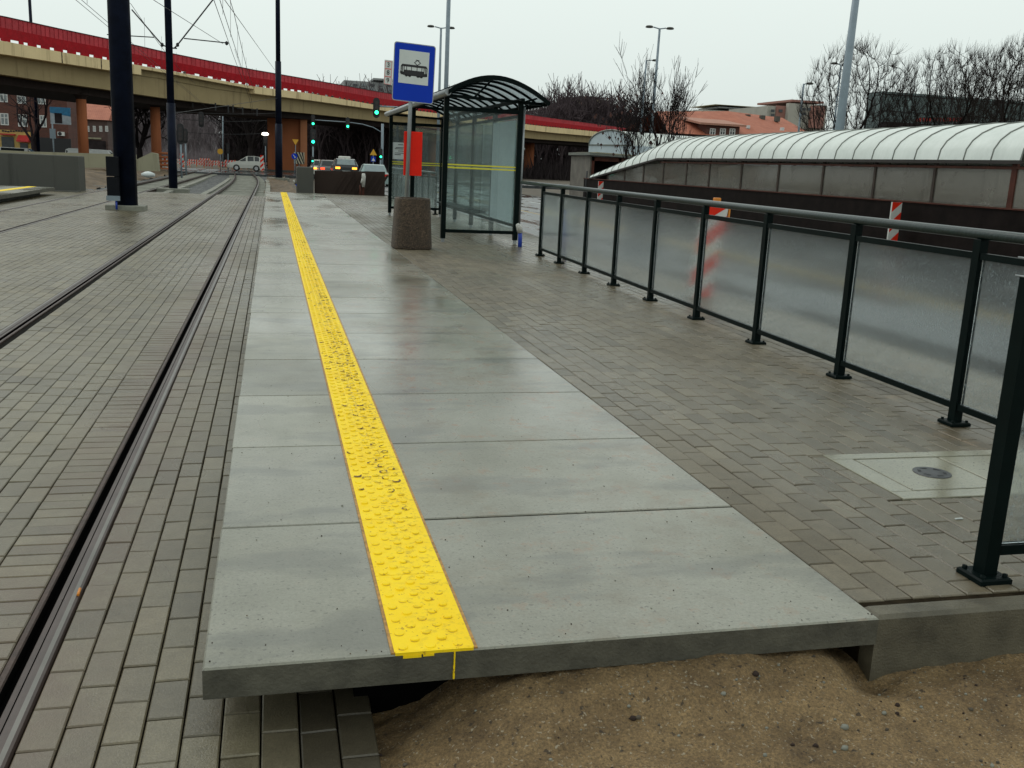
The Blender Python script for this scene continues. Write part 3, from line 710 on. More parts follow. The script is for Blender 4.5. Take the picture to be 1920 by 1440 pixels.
ys = [3.28, 4.52, 5.74, 7.0, 8.23, 9.46, 10.70, 11.92, 13.18, 14.3]
railing('railing', 'long dark green railing with rain fogged glass beside the road', [(3.69, 2.6)]+[(fx(y), y) for y in ys], 0, 1.45)
rr = railing('railing', 'short return railing at the near end with open ended handrail', [(2.362, 2.605), (3.60, 2.605)], 0, .03)
b = MB()                                                          # open end cap of the handrail channel
for a, c_ in (((-.034, 1.035), (-.034, 1.085)), ((-.034, 1.085), (-.026, 1.093)), ((-.026, 1.093), (.03, 1.093)), ((-.034, 1.035), (.03, 1.035))):
    b.tube([(2.318, 2.605+a[0]*.0-.034, a[1]) if False else (2.322+a[0]*0, 2.605+a[0], a[1]), (2.322, 2.605+c_[0], c_[1])], .003, 6)
b.build('end_trim', 'galv', rr)
railing('railing', 'green glass railing continuing behind the far end of the shelter', [(4.12+.012*k, 25.2+k*1.25) for k in range(10)])

# ================================================================ SHELTER
SXa, SXb, SYa, SYb = 2.83, 4.10, 16.45, 24.3
root = thing('tram_shelter', 'dark green tram shelter with glass walls and ribbed arched roof', 'shelter', (3.5, 20, 0))
def sbox(name, mat, *a, **k): b = MB(); b.box(*a); return b.build(name, mat, root, **k)
w = .04
for (x, y) in ((SXa, SYa), (SXb, SYa), (SXa, SYb), (SXb, SYb), (SXb, 18.4), (SXb, 20.37), (SXb, 22.3), (SXa, 20.37)):
    b = MB(); b.cbox(x-w, x+w, y-w, y+w, .06, 2.38, .004); o = b.build('post', 'green_paint', root)
    b = MB(); b.box(x-.025, x+.025, y-.025, y+.025, -.01, .06); b.build('foot', 'galv', o)
for y in (SYa, SYb):
    b = MB(); b.box(SXa+w, SXb-w, y-.025, y+.025, .16, .215); b.build('bottom_rail', 'green_paint', root)
    b = MB(); b.box(SXa+w, SXb-w, y-.028, y+.028, 2.17, 2.24); b.build('top_rail', 'green_paint', root)
    b = MB(); b.box(SXa+w+.002, SXb-w-.002, y-.004, y+.004, .216, 2.169); g = b.build('end_glass', 'shelter_glass', root)
    for z in (1.235, 1.285):
        b = MB(); b.box(SXa+w+.003, SXb-w-.003, y-.0065, y-.0045, z, z+.022); b.build('warning_stripe', 'yellow_film', g)
yy = [SYa, 18.4, 20.37, 22.3, SYb]
for a, c_ in zip(yy[:-1], yy[1:]):
    b = MB(); b.box(SXb-.02, SXb+.02, a+w, c_-w, .28, .325); b.build('bottom_rail', 'green_paint', root)
    b = MB(); b.box(SXb-.02, SXb+.02, a+w, c_-w, 2.12, 2.17); b.build('top_rail', 'green_paint', root)
    b = MB(); b.box(SXb-.004, SXb+.004, a+w+.002, c_-w-.002, .326, 2.119); g = b.build('back_glass', 'shelter_glass', root)
    b = MB()
    for z in (1.235, 1.285): b.box(SXb-.0065, SXb-.0045, a+w+.003, c_-w-.003, z, z+.022)
    b.build('warning_stripe', 'yellow_film', g)
b = MB(); b.box(SXb-.055, SXb-.045, SYa+.08, 18.3, .35, 2.08); b.build('poster', 'poster', root)
# bench
b = MB()
for k in range(4): b.box(3.62+k*.09, 3.69+k*.09, 18.6, 22.0, .44, .465)
be = b.build('bench_seat', 'green_paint', root)
b = MB()
for y in (18.9, 20.3, 21.7): b.box(3.7, 4.09, y-.02, y+.02, .38, .438)
b.build('bench_bracket', 'green_paint', be)
# longitudinal gutters/eaves
RA, RB, RY0, RY1 = 2.79, 4.48, 16.1, 25.0
zf, zb = 2.44, 2.36
def arch(t): # t 0..1 across the roof
    x = RA+(RB-RA)*t; z = zf+(zb-zf)*t + .31*math.sin(PI*t)**.85*(1-.12*(t-.5)); return x, z
b = MB(); b.tube([(RA, RY0, zf), (RA, RY1, zf)], .055, 10); b.build('front_gutter', 'galv', root)
b = MB(); b.tube([(RB, RY0, zb), (RB, RY1, zb)], .04, 10); b.build('back_gutter', 'green_paint', root)
b = MB(); b.cbox(SXa-.03, SXa+.03, RY0+.2, RY1-.2, 2.375, 2.42, .004); b.cbox(SXb-.03, SXb+.03, RY0+.2, RY1-.2, 2.375, 2.43, .004); b.build('roof_beam', 'green_paint', root)
N = 16; T = [i/N for i in range(N+1)]
b = MB()
for s_ in (0, 1):
    for t in T:
        x, z = arch(t); b.v.append((x, RY0, z+s_*.006+.012)); b.v.append((x, RY1, z+s_*.006+.012))
for i in range(N):
    b.f.append((2*i, 2*i+2, 2*i+3, 2*i+1)); o2 = 2*(N+1); b.f.append((o2+2*i, o2+2*i+1, o2+2*i+3, o2+2*i+2))
o2 = 2*(N+1)
for i in range(N): b.f.append((2*i, o2+2*i, o2+2*i+2, 2*i+2)); b.f.append((2*i+1, 2*i+3, o2+2*i+3, o2+2*i+1))
b.f.append((0, 1, o2+1, o2)); b.f.append((2*N, o2+2*N, o2+2*N+1, 2*N+1))
b.m = [0]*len(b.f); b.sm = [False]*len(b.f)
b.build('roof_panel', 'roof_poly', root)
nr = 15
for k in range(nr):
    y = RY0+(RY1-RY0)*k/(nr-1); big = k in (0, nr-1)
    b = MB(); b.sweep([(-.016 if not big else -.028, -.028 if not big else -.04), (.016 if not big else .028, -.028 if not big else -.04), (.016 if not big else .028, .035), (-.016 if not big else -.028, .035)],
        [(Vector((arch(t)[0], y, arch(t)[1])), (0, 1, 0)) for t in T]); b.build('roof_rib', 'green_paint', root)
for y in (SYa, 20.37, SYb):
    b = MB(); b.bar((RA+.03, y, 2.41), (RB-.03, y, 2.36), .04, .05); b.bar((SXb, y, 2.36), (RB-.1, y, 2.45), .03, .03); b.bar((3.3, y, 2.41), (3.62, y, 2.74), .03, .03); b.build('tie_bar', 'green_paint', root)
b = MB(); b.tube([(SXb+.075, SYa+.05, .3), (SXb+.075, SYa+.05, 2.3)], .025, 8); b.build('downpipe', 'galv', root)
# notice on the far end glass
pp = MB(); q0 = at(728, 268, SYb-.05); q1 = at(760, 298, SYb-.05)
b = MB(); b.box(SXa+.05, SXa+.46, SYb-.02, SYb-.012, 1.36, 1.76); nb = b.build('notice', 'paper', root)
b = MB()
for z, a, c_ in ((1.70, .18, .30), (1.63, .12, .40), (1.60, .10, .40), (1.55, .18, .34), (1.50, .1, .38), (1.46, .1, .25)): b.box(SXa+a, SXa+c_, SYb-.0235, SYb-.021, z, z+.014)
b.build('lettering', 'sign_black', nb)
# blue duct with taped end at the shelter foot
def duct(x, y, h_, tilt, label):
    r_ = thing('cable_duct', label, 'cable duct', (x, y, 0), 'blue cable ducts sticking out of the ground')
    b = MB(); b.tube([(x, y, -.05), (x+tilt*.5, y, h_*.5), (x+tilt, y, h_)], .035, 10); b.build('pipe', 'blue_pipe', r_)
    b = MB(); b.tube([(x+tilt, y, h_-.02), (x+tilt-.02, y-.01, h_+.07), (x+tilt-.06, y-.02, h_+.12)], [.045, .055, .03], 9); b.build('taped_end', 'tape', r_); return r_
duct(4.06, 15.9, .25, -.01, 'short blue duct with taped white end at the shelter corner')
duct(4.25, 13.9, .75, -.06, 'tall blue duct standing behind the fogged railing glass')
pq = at(566, 352, 39); duct(pq.x, 39, .3, -.25, 'leaning blue duct in the rubble beyond the platform end')

# ================================================================ SIGN + BIN
bx_, by_ = 2.10, 15.15
root = thing('waste_bin', 'brown exposed aggregate concrete waste bin in front of the stop sign', 'waste bin', (bx_, by_-.1, 0))
b = MB(); b.lathe([(0, .0), (.292, .0), (.302, .015), (.303, .06), (.264, .752), (.258, .766), (.246, .770), (.215, .768), (.21, .45), (0, .45)], (bx_, by_-.1, 0), 56, sq=3.6, smooth=False); b.build('body', 'agg', root)
root = thing('stop_sign', 'blue tram stop sign with tram pictogram on a grey pole', 'stop sign', (2.10, 15.62, 0))
SYs = 15.62
b = MB(); pt = at(774, 190, SYs); b.tube([(2.07, SYs, -.02), (2.115, SYs, 2.2), (pt.x+.02, SYs, 2.95)], .031, 12); b.build('pole', 'galv', root)
b = MB(); b.box(1.99, 2.02, SYs+.03, SYs+.2, 0, 1.5) if False else b.tube([(2.06, SYs+.35, 0), (2.06, SYs+.35, 1.4)], .03, 8)
# sign plate
cA = at(742, 85, SYs-.045); cB = at(813, 92, SYs-.045); cC = at(810, 187, SYs-.045); cD = at(738.5, 183, SYs-.045)
wS = .615; hS = .845; cxS = (cA.x+cB.x+cC.x+cD.x)/4; czS = (cA.z+cB.z+cC.z+cD.z)/4
def rrect(x0, x1, z0, z1, r, n=5):
    out = []
    for cx, cz, a0 in ((x1-r, z1-r, 0), (x0+r, z1-r, PI/2), (x0+r, z0+r, PI), (x1-r, z0+r, 1.5*PI)):
        for k in range(n+1): a = a0+PI/2*k/n; out.append((cx+r*math.cos(a), cz+r*math.sin(a)))
    return out
rotS = .035
def SP(u, v, d=0.): # sign plane coordinates, slightly rolled and yawed
    X = u*math.cos(rotS)+v*math.sin(rotS)*.0+v*.028; Z = v-u*.055
    return Vector((cxS+X, SYs-.045-d-u*.06, czS+Z))
b = MB(); b.prism(rrect(-wS/2-.012, wS/2+.012, -hS/2-.012, hS/2+.012, .04), lambda u, v: SP(u, v), (0, .012, 0)); pl = b.build('sign_plate', 'galv', root)
b = MB(); b.prism(rrect(-wS/2, wS/2, -hS/2, hS/2, .035), lambda u, v: SP(u, v, .003), (0, .002, 0)); b.build('blue_face', 'blue_sign', pl)
b = MB(); b.prism([(-.235, -.165), (.225, -.165), (.225, .325), (-.235, .325)], lambda u, v: SP(u, v, .006), (0, .002, 0)); b.build('white_field', 'white_sign', pl)
b = MB()
def q(poly, d=.009): b.prism(poly, lambda u, v: SP(u, v, d), (0, .002, 0))
def rect(a, c_, e, f, d=.009): q([(a, e), (c_, e), (c_, f), (a, f)], d)
# tram pictogram (black)
q([(-.200, .095), (-.185, .118), (.185, .118), (.200, .095), (.200, .085), (-.200, .085)])      # roof
rect(-.150, .150, -.045, .035)                                                       # lower body
q([(-.205, -.035), (-.150, -.045), (-.150, .0), (-.205, .01)]); q([(.205, -.035), (.150, -.045), (.150, .0), (.205, .01)])
for a in (-.205, .193): rect(a, a+.012, -.03, .09)
for a in (-.185, -.160, .148, .173): rect(a, a+.011, -.03, .09)
for a in (-.12, -.045, .040, .115): rect(a, a+.009, .03, .09)
q([(-.215, -.02), (-.205, -.02), (-.205, .02), (-.215, .0)])
for a in (-.115, -.065, .065, .115): q([(a+.018*math.cos(t*PI/4), -.048+.018*math.sin(t*PI/4)) for t in range(8)])
rect(-.14, -.04, -.055, -.043); rect(.04, .14, -.055, -.043)
def stroke(x0, z0, x1, z1, w=.010):
    d = Vector((x1-x0, z1-z0)).normalized(); n = Vector((-d.y, d.x))*w/2; q([(x0-n.x, z0-n.y), (x1-n.x, z1-n.y), (x1+n.x, z1+n.y), (x0+n.x, z0+n.y)])
stroke(.045, .118, .0, .155); stroke(.045, .118, .095, .155); stroke(.0, .155, .047, .192); stroke(.095, .155, .047, .192); stroke(.02, .195, .075, .190)
b.build('tram_pictogram', 'sign_black', pl)
# route numbers plate
b = MB(); b.prism([(-.455, -.21), (-.325, -.22), (-.325, .145), (-.455, .145)], lambda u, v: SP(u, v), (0, .008, 0)); npl = b.build('number_plate', 'white_sign', root)
b = MB()
for z0 in (.115, .0, -.115):
    for (a, c_, e, f) in ((-.447, -.343, z0+.009, z0+.013), (-.447, -.343, z0-.096+.0, z0-.092), (-.447, -.443, z0-.093, z0+.01), (-.347, -.343, z0-.093, z0+.01)): rect(a, c_, e, f, .003)
b.build('number_frame', 'red_box', npl)
for s_, z0 in (('3', .075), ('8', -.04), ('9', -.155)):
    w_ = SP(-.395, z0, .004); t_ = text(s_, (0, 0, 0), .095, 'sign_black', None, 'route_number')
    bpy.context.view_layer.update(); me_ = bpy.data.meshes.new_from_object(t_.evaluated_get(bpy.context.evaluated_depsgraph_get())); to_ = bpy.data.objects.new('route_number', me_); COL.objects.link(to_); bpy.data.objects.remove(t_)
    to_.rotation_euler = (PI/2, 0, 0); to_.parent = npl; to_.location = w_ - Vector(root.location) - Vector((0, .004, 0))
# red timetable case
b = MB(); e0 = at(758, 246, SYs+.05); e1 = at(790, 330, SYs+.05)
b.cbox(e0.x, e1.x, SYs+.034, SYs+.075, e1.z, e0.z, .006); b.build('timetable_case', 'red_box', root)
b = MB(); b.box(e0.x+.02, e0.x+.11, SYs+.031, SYs+.0335, e1.z+.03, e0.z-.04); b.box(e1.x-.10, e1.x-.02, SYs+.031, SYs+.0335, e1.z+.03, e0.z-.04); b.build('case_panel', 'red_box', root)

# ================================================================ CATENARY POLES
def mast(name, label, x, y, segs, pad, extras=None, zb=-.2):
    r_ = thing(name, label, 'pole', (x, y, zb), 'navy tram catenary poles')
    b = MB()
    for (z0, z1, ra, rb) in segs: b.tube([(x, y, z0), (x+(z1-z0)*.0, y, z1)], [ra, rb], 12, smooth=True)
    b.build('shaft', 'pole_blue', r_)
    if pad:
        b = MB(); w_, d_, h_ = pad; b.cbox(x-w_, x+w_, y-d_, y+d_, zb-.15, zb+h_, .015); b.build('footing', 'sleeper', r_)
    return r_
p1 = mast('catenary_pole', 'thick navy pole nearest the camera between the tram tracks', -3.62, 26.8, [(-.2, 12, .275, .245)], (.46, .40, .10))
b = MB(); b.cbox(-4.0, -3.72, 26.3, 26.56, .62, 1.10, .01); b.cbox(-4.0, -3.72, 26.3, 26.56, .10, .60, .01); b.build('control_box', 'pole_black', p1)
b = MB(); b.bar((-4.02, 26.29, .08), (-3.70, 26.29, .08), .06, .12); b.build('box_skirt', 'lamp_grey', p1)
b = MB(); b.tube([(-3.80, 26.32, .04), (-3.79, 26.30, -.2)], .025, 8); b.build('duct', 'blue_pipe', p1)
q2 = on(325, 353, -.2)
X2, Y2 = q2.x, q2.y
p2 = mast('catenary_pole', 'slim navy pole with wire brackets standing in the ballast', X2, Y2, [(-.25, 3.2, .175, .172), (3.2, 13, .145, .12)], (.62, .45, .05), zb=-.25)
b = MB()
v0 = at(322, 90, Y2)
L1 = at(247, 18, Y2); L2 = at(402, -4, Y2); h1 = at(246, 68, Y2); h1b = at(289, 70, Y2); h2 = at(345, 72, Y2); h2b = at(430, 81, Y2)
b.tube([v0+Vector((-.1, 0, 0)), at(304, 84, Y2), L1], .03, 6); b.tube([v0+Vector((.1, 0, 0)), at(333, 84, Y2), L2], .03, 6)
b.tube([h1b, h1-Vector((.9, 0, 0))], .022, 6); b.tube([h2, h2b], .024, 6)
for w_ in (at(304, 84, Y2), at(333, 84, Y2), at(425, 81, Y2)): b.lathe([(0, -.09), (.06, -.05), (.06, .05), (0, .09)], w_, 8)
b.tube([v0+Vector((-.2, 0, 0)), v0+Vector((.2, 0, 0))], .03, 6)
b.build('wire_bracket', 'black', p2)
q3 = at(523, 331, 74); 
p3 = mast('catenary_pole', 'navy pole standing before the wide orange viaduct pier', q3.x, 74, [(-.25, at(521, 232, 74).z, .26, .255), (at(521, 232, 74).z, at(520, 115, 74).z, .22, .21), (at(520, 115, 74).z, 16, .165, .15)], (.75, .5, .06), zb=-.3)
r_ = thing('catenary_pole', 'thin grey pole standing in the haze beyond the crossing', 'pole', at(418, 316, 130), 'navy tram catenary poles')
b = MB(); qa = at(418, 318, 130); qb = at(418, 214, 130); b.tube([qa, qb], .09, 8); b.build('shaft', 'lamp_grey', r_)
def sagwire(a, c_, sag, n=10):
    a = Vector(a); c_ = Vector(c_); return [a.lerp(c_, i/n)-Vector((0, 0, sag*4*(i/n)*(1-i/n))) for i in range(n+1)]
root = thing('overhead_wires', 'thin black overhead tram wires strung above the tracks', 'overhead wires', (-3, 40, 6))
xc1, xc2 = (RR+RL)/2, (LR+LL)/2
def wire(pts, r_=.010): b = MB(); b.tube(pts, r_, 4, caps=False); b.build('wire', 'black', root)
zc = at(430, 81, Y2).z-.35
for xc in (xc1, xc2):
    for dx in (-.06, .06):
        wire([(xc+dx, -5, 5.65), (xc+dx*1.5, Y2, zc), (xc+dx, 74, 5.2), (xc+dx-.4, 110, 5.2)])
    wire([Vector((xc, -5, 7.6)), *sagwire((xc, 5, 7.4), (xc, Y2, zc+1.55), .35), *sagwire((xc, Y2+.1, zc+1.55), (xc+.2, 74, 6.0), .3)], .012)
    for k in range(6):
        y = 8+k*6.2; b = MB()
    for y in (12, 19, 26, 33, 39, 47, 54, 62): wire([(xc, y, 5.5-.0*y), (xc+.02, y, 6.9)], .006)
wire([at(420, -2, 30), at(515, 131, 74)], .012); wire([at(288, 0, 30), at(418, 82, Y2)], .010); wire([at(440, 92, 55), at(452, 130, 80)], .008)
wire(sagwire(at(322, 213, Y2), at(521, 184, 74), .0), .012)
for y0, x0_, x1_ in ((208, 320, 520), (222, 325, 500), (246, 330, 500)): wire(sagwire(at(x0_, y0, 86), at(x1_, y0+4, 86), .15), .018)
# insulator clamps visible on the left wire
wire([(xc2-.14, 22, 5.63), (xc2+.14, 22, 5.63)], .02)

# ================================================================ LEFT PLATFORM AND WALLS
b = MB(); b.box(-14, -6.72, 20, 34.0, -.10, -.001, 1, 0); struct(b.build('far_platform', ['slab', 'slab_side']), 'end of the opposite concrete platform with a yellow strip', 'platform')
b = MB(); b.box(-14, -7.0, 20, 33.2, -.35, -.101); struct(b.build('far_platform_footing', 'conc_grey'), 'dark footing under the opposite platform', 'platform')
b = MB(); b.box(-7.50, -7.26, 20, 33.99, 0, .004); struct(b.build('far_tactile_strip', 'yellow'), 'yellow strip on the opposite platform', 'tactile paving')
def wall(name, label, pts, mat, cap=None):
    b = MB(); (x0, x1, y0, y1, z0, z1) = pts; b.cbox(x0, x1, y0, y1, z0, z1, .02); return tag(b.build(name, mat), label, 'wall')
e = at(146, 293, 37)
wall('low_wall', 'grey concrete wall behind the opposite platform end', (-26, e.x, 37, 38.2, -.5, e.z), 'conc_grey')
b = MB(); b.box(-26, e.x+.05, 36.2, 36.98, -.34, -.20); struct(b.build('wall_ledge', 'conc_grey'), 'low ledge at the foot of the grey wall', 'kerb')
# second wall and pale wedge block
w0 = at(60, 287, 62); w1 = at(254, 290, 62)
b = MB(); b.prism([(w0.x-8, -.4), (w1.x, .25), (w1.x, w1.z), (w0.x, w0.z+.08), (w0.x-8, w0.z+.1)], lambda u, v: (u, 62, v), (0, .5, 0))
tag(b.build('retaining_wall', 'conc_light'), 'weathered concrete retaining wall under the round viaduct column', 'wall')
a0 = at(254, 320, 60); a1 = at(297, 321, 60); a2 = at(294, 288, 60); a3 = at(283, 286, 60); a4 = at(254, 300, 60)
b = MB(); b.prism([(a0.x, a0.z), (a1.x, a1.z), (a2.x, a2.z), (a3.x, a3.z), (a4.x, a4.z)], lambda u, v: (u, 60, v), (0, 1.0, 0))
tag(b.build('wedge_block', 'conc_light'), 'pale sloping concrete block beside the ballasted track', 'concrete block')
rk = at(278, 330, 56); b = MB(); b.lathe([(0, -.1), (.34, 0), (.36, .12), (.16, .22), (0, .25)], rk, 9, sq=2.6); tag(b.build('rubble_sack', 'paper'), 'white sack lying below the pale wedge block', 'sack')
# end wall past the platform
c0 = at(557, 364, 38.6); c1 = at(588, 314, 38.6)
wall('end_wall', 'grey concrete block at the end of the platform', (c0.x, c1.x, 38.6, 40.0, -.5, c1.z), 'conc_grey')
c2 = at(590, 320, 38.9); c3 = at(722, 322, 38.9)
root = thing('board_wall', 'dark rust stained board wall beyond the platform end', 'wall', (c2.x, 38.9, -.3))
b = MB(); b.prism([(c2.x, -.4), (c3.x, -.4), (c3.x, c3.z), (c2.x, c2.z)], lambda u, v: (u, 38.9, v), (0, .15, 0)); b.build('panel', 'conc_rust', root)
b = MB()
for k in range(7):
    u = c2.x+.5+k*.27; b.prism([(u, -.3), (u+.10, -.3), (u+.75, c2.z-.05), (u+.65, c2.z-.05)], lambda a, v: (a, 38.89-.03, v), (0, .03, 0))
b.build('brace', 'conc_rust', root)
px_ = at(681, 340, 38.5)
b = MB(); b.box(px_.x-.05, px_.x+.05, 38.5, 38.6, -.3, c2.z-.05); b.build('post', 'brown_frame', root)
root2 = thing('wrapped_pipe', 'white plastic wrapped pipe end leaning on the board wall', 'pipe', (px_.x, 38.4, 0))
b = MB(); b.tube([(px_.x, 38.42, .28), (px_.x+.01, 38.42, .66), (px_.x+.0, 38.42, .80)], [.06, .085, .06], 9); b.tube([(px_.x-.02, 38.4, .6), (px_.x-.09, 38.4, .42)], [.05, .03], 7); b.build('wrap', 'tape', root2)
b = MB(); b.tube([(px_.x-.12, 38.42, -.2), (px_.x-.12, 38.42, .35)], .03, 8); b.build('pipe', 'brown_frame', root2)

# ================================================================ VIADUCT
VD = [(-170, 0, 52, 78, 118, 64), (0, 32, 77, 103, 139, 72), (100, 54, 96, 118, 154, 77), (200, 75, 113, 133, 168, 82), (300, 98, 130, 147, 183, 88), (400, 118, 149, 166, 195, 93), (465, 131, 161, 175, 203, 96.5), (570, 149, 174, 188, 212, 103), (700, 172, 197, 206, 226, 114), (850, 195, 217, 228, 245, 132), (1010, 219, 236, 247, 261, 153), (1100, 231, 245, 255, 267, 165), (1300, 258, 267, 274, 284, 196), (1500, 285, 291, 296, 302, 235)]
root = thing('viaduct', 'long road viaduct with red barrier and cream fascia over orange piers', 'viaduct', at(540, 320, 104))
# refine
VR = []
for a, c_ in zip(VD[:-1], VD[1:]):
    n = max(2, int((c_[0]-a[0])/25))
    for k in range(n): VR.append([a[j]+(c_[j]-a[j])*k/n for j in range(6)])
VR.append(list(VD[-1]))
pts = []
for (px, t, rb, fb, gb, Yd) in VR:
    P4 = [at(px, v, Yd) for v in (t, rb, fb, gb)]; pts.append(P4)
def lat(i):
    a = pts[max(0, i-1)][3]; c_ = pts[min(len(pts)-1, i+1)][3]; d = Vector((c_.x-a.x, c_.y-a.y, 0)).normalized(); return Vector((-d.y, d.x, 0)), d
def ribbon(name, mat, zf0, zf1, o0, o1, i0=0, i1=None, depth=None):
    b = MB(); i1 = len(pts)-1 if i1 is None else i1; vs = []
    for i in range(i0, i1+1):
        nrm, _ = lat(i); base = pts[i][3]
        z0, z1 = zf0(pts[i]), zf1(pts[i]); f = Vector((base.x, base.y, 0))+nrm*o0; g = Vector((base.x, base.y, 0))+nrm*o1
        vs += [f+Vector((0,0,z0)), f+Vector((0,0,z1)), g+Vector((0,0,z1)), g+Vector((0,0,z0))]
    n = i1-i0+1
    fs = [(i*4+k, i*4+(k+1) % 4, (i+1)*4+(k+1) % 4, (i+1)*4+k) for i in range(n-1) for k in range(4)] + [(0,1,2,3), tuple((n-1)*4+k for k in (3,2,1,0))]
    b.add(vs, fs); return b.build(name, mat, root)
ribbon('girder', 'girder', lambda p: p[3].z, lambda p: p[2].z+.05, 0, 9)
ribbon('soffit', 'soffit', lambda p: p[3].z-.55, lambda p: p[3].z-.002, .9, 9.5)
# fascia panels: stepped, with the recess between px 250 and 460
ix = [v[0] for v in VR]
def ii(px): return min(range(len(ix)), key=lambda i: abs(ix[i]-px))
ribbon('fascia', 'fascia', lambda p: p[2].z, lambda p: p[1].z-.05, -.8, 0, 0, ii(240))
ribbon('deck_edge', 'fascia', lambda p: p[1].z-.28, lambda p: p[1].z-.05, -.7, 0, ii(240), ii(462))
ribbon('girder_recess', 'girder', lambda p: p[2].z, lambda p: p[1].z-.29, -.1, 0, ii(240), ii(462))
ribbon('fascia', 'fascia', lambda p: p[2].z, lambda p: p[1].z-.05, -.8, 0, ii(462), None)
ribbon('barrier_upper', 'red1', lambda p: p[1].z+(p[0].z-p[1].z)*.52, lambda p: p[0].z, -.62, -.54)
ribbon('barrier_lower', 'red2', lambda p: p[1].z+(p[0].z-p[1].z)*.10, lambda p: p[1].z+(p[0].z-p[1].z)*.53, -.70, -.50)
ribbon('deck', 'soffit', lambda p: p[1].z-.06, lambda p: p[1].z-.02, .3, 9.0)
ribbon('coping', 'black', lambda p: p[0].z, lambda p: p[0].z+.04, -.68, -.5)
# posts + vertical ribs of the barrier
b = MB(); b2 = MB(); s_acc = 0.
for i in range(len(pts)-1):
    a, c_ = pts[i], pts[i+1]; nrm, d = lat(i); L = (c_[3]-a[3]).length; n = max(1, int(L/.45))
    for k in range(n):
        t = k/n; bp = a[3].lerp(c_[3], t); z0 = a[1].lerp(c_[1], t).z; z1 = a[0].lerp(c_[0], t).z
        f = Vector((bp.x, bp.y, 0))+nrm*-.64; hh = z1-z0
        b.add([f+Vector((0,0,z0+hh*.53))-d*.025, f+Vector((0,0,z0+hh*.53))+d*.025, f+Vector((0,0,z1-.01))+d*.025, f+Vector((0,0,z1-.01))-d*.025], [(0,1,2,3)])
        if (k % 2) == 0:
            e_ = f-nrm*.08; ww = .27
            b2.add([e_+Vector((0,0,z0-.04))-d*ww, e_+Vector((0,0,z0-.04))+d*ww, e_+Vector((0,0,z0+hh*.19))+d*ww, e_+Vector((0,0,z0+hh*.19))-d*ww], [(0,1,2,3)])
o = b.build('barrier_rib', 'red3', root); o['kind'] = 'stuff'
o = b2.build('barrier_post', 'red2', root); o['kind'] = 'stuff'
b = MB()
for px in (89, 186):
    i = ii(px); nrm, d = lat(i); f = Vector((pts[i][3].x, pts[i][3].y, 0))-nrm*.81; z0, z1 = pts[i][2].z, pts[i][1].z-.05
    b.add([f-d*.05+Vector((0,0,z0)), f+d*.05+Vector((0,0,z0)), f+d*.05+Vector((0,0,z1)), f-d*.05+Vector((0,0,z1))], [(0,1,2,3)])
b.build('fascia_joint', 'soffit', root)
# piers
def round_pier(px, py_top, py_bot, Yp, rad):
    t = at(px, py_top, Yp); bt = at(px, py_bot, Yp)
    b = MB(); b.tube([(t.x, Yp, bt.z-1.2), (t.x, Yp, t.z-.2)], [rad*1.1, rad], 16); o = b.build('pier', 'pier', root)
    b = MB(); b.lathe([(rad, -.75), (rad*1.3, -.5), (rad*1.9, -.42), (rad*1.9, -.3), (rad*1.35, -.28), (rad*1.35, .35)], (t.x, Yp, t.z), 16); b.build('pier_cap', 'soffit', o)
round_pier(151, 167, 300, 81.5, .36); round_pier(290, 184, 314, 91, .40)
w0, w1, w2 = at(501, 210, 106), at(563, 210, 106), at(574, 210, 104)
zt = w0.z+.2
b = MB(); b.v = []; base = -1.
b.add([(w0.x, 106, base), (w1.x, 106, base), (w1.x, 106, zt), (w0.x, 106, zt)], [(0,1,2,3)])
b.add([(w0.x, 106, base), (w0.x, 106, zt), (w0.x+.8, 113, zt), (w0.x+.8, 113, base)], [(0,1,2,3)])
b.build('pier', 'pier', root)
b = MB(); b.box(w1.x, w2.x+.15, 105.6, 112, base, zt); b.build('pier', 'pier2', root)
b = MB(); b.box(w0.x-.2, w2.x+.4, 105, 113, -1, -.1); b.build('pier_footing', 'conc_grey', root)
for px, Yp in ((820, 133), (1003, 158)):
    t = at(px, 250, Yp); b = MB(); b.tube([(t.x, Yp+3, -1), (t.x, Yp+3, t.z)], .8, 14); b.build('pier', 'pier', root)
# brackets hanging beneath
for px in (361, 404, 428, 437, 455, 482):
    b = MB()
    i = ii(px); a = at(px, pts[i][3].z*0+[v for v in VR if abs(v[0]-ix[i]) < 1][0][4]-2, 92); b.bar(a, a-Vector((0, 0, .65)), .12, .12); b.bar(a-Vector((.5, 0, .12)), a-Vector((0, 0, .12)), .06, .06); b.build('wire_hanger', 'black', root)

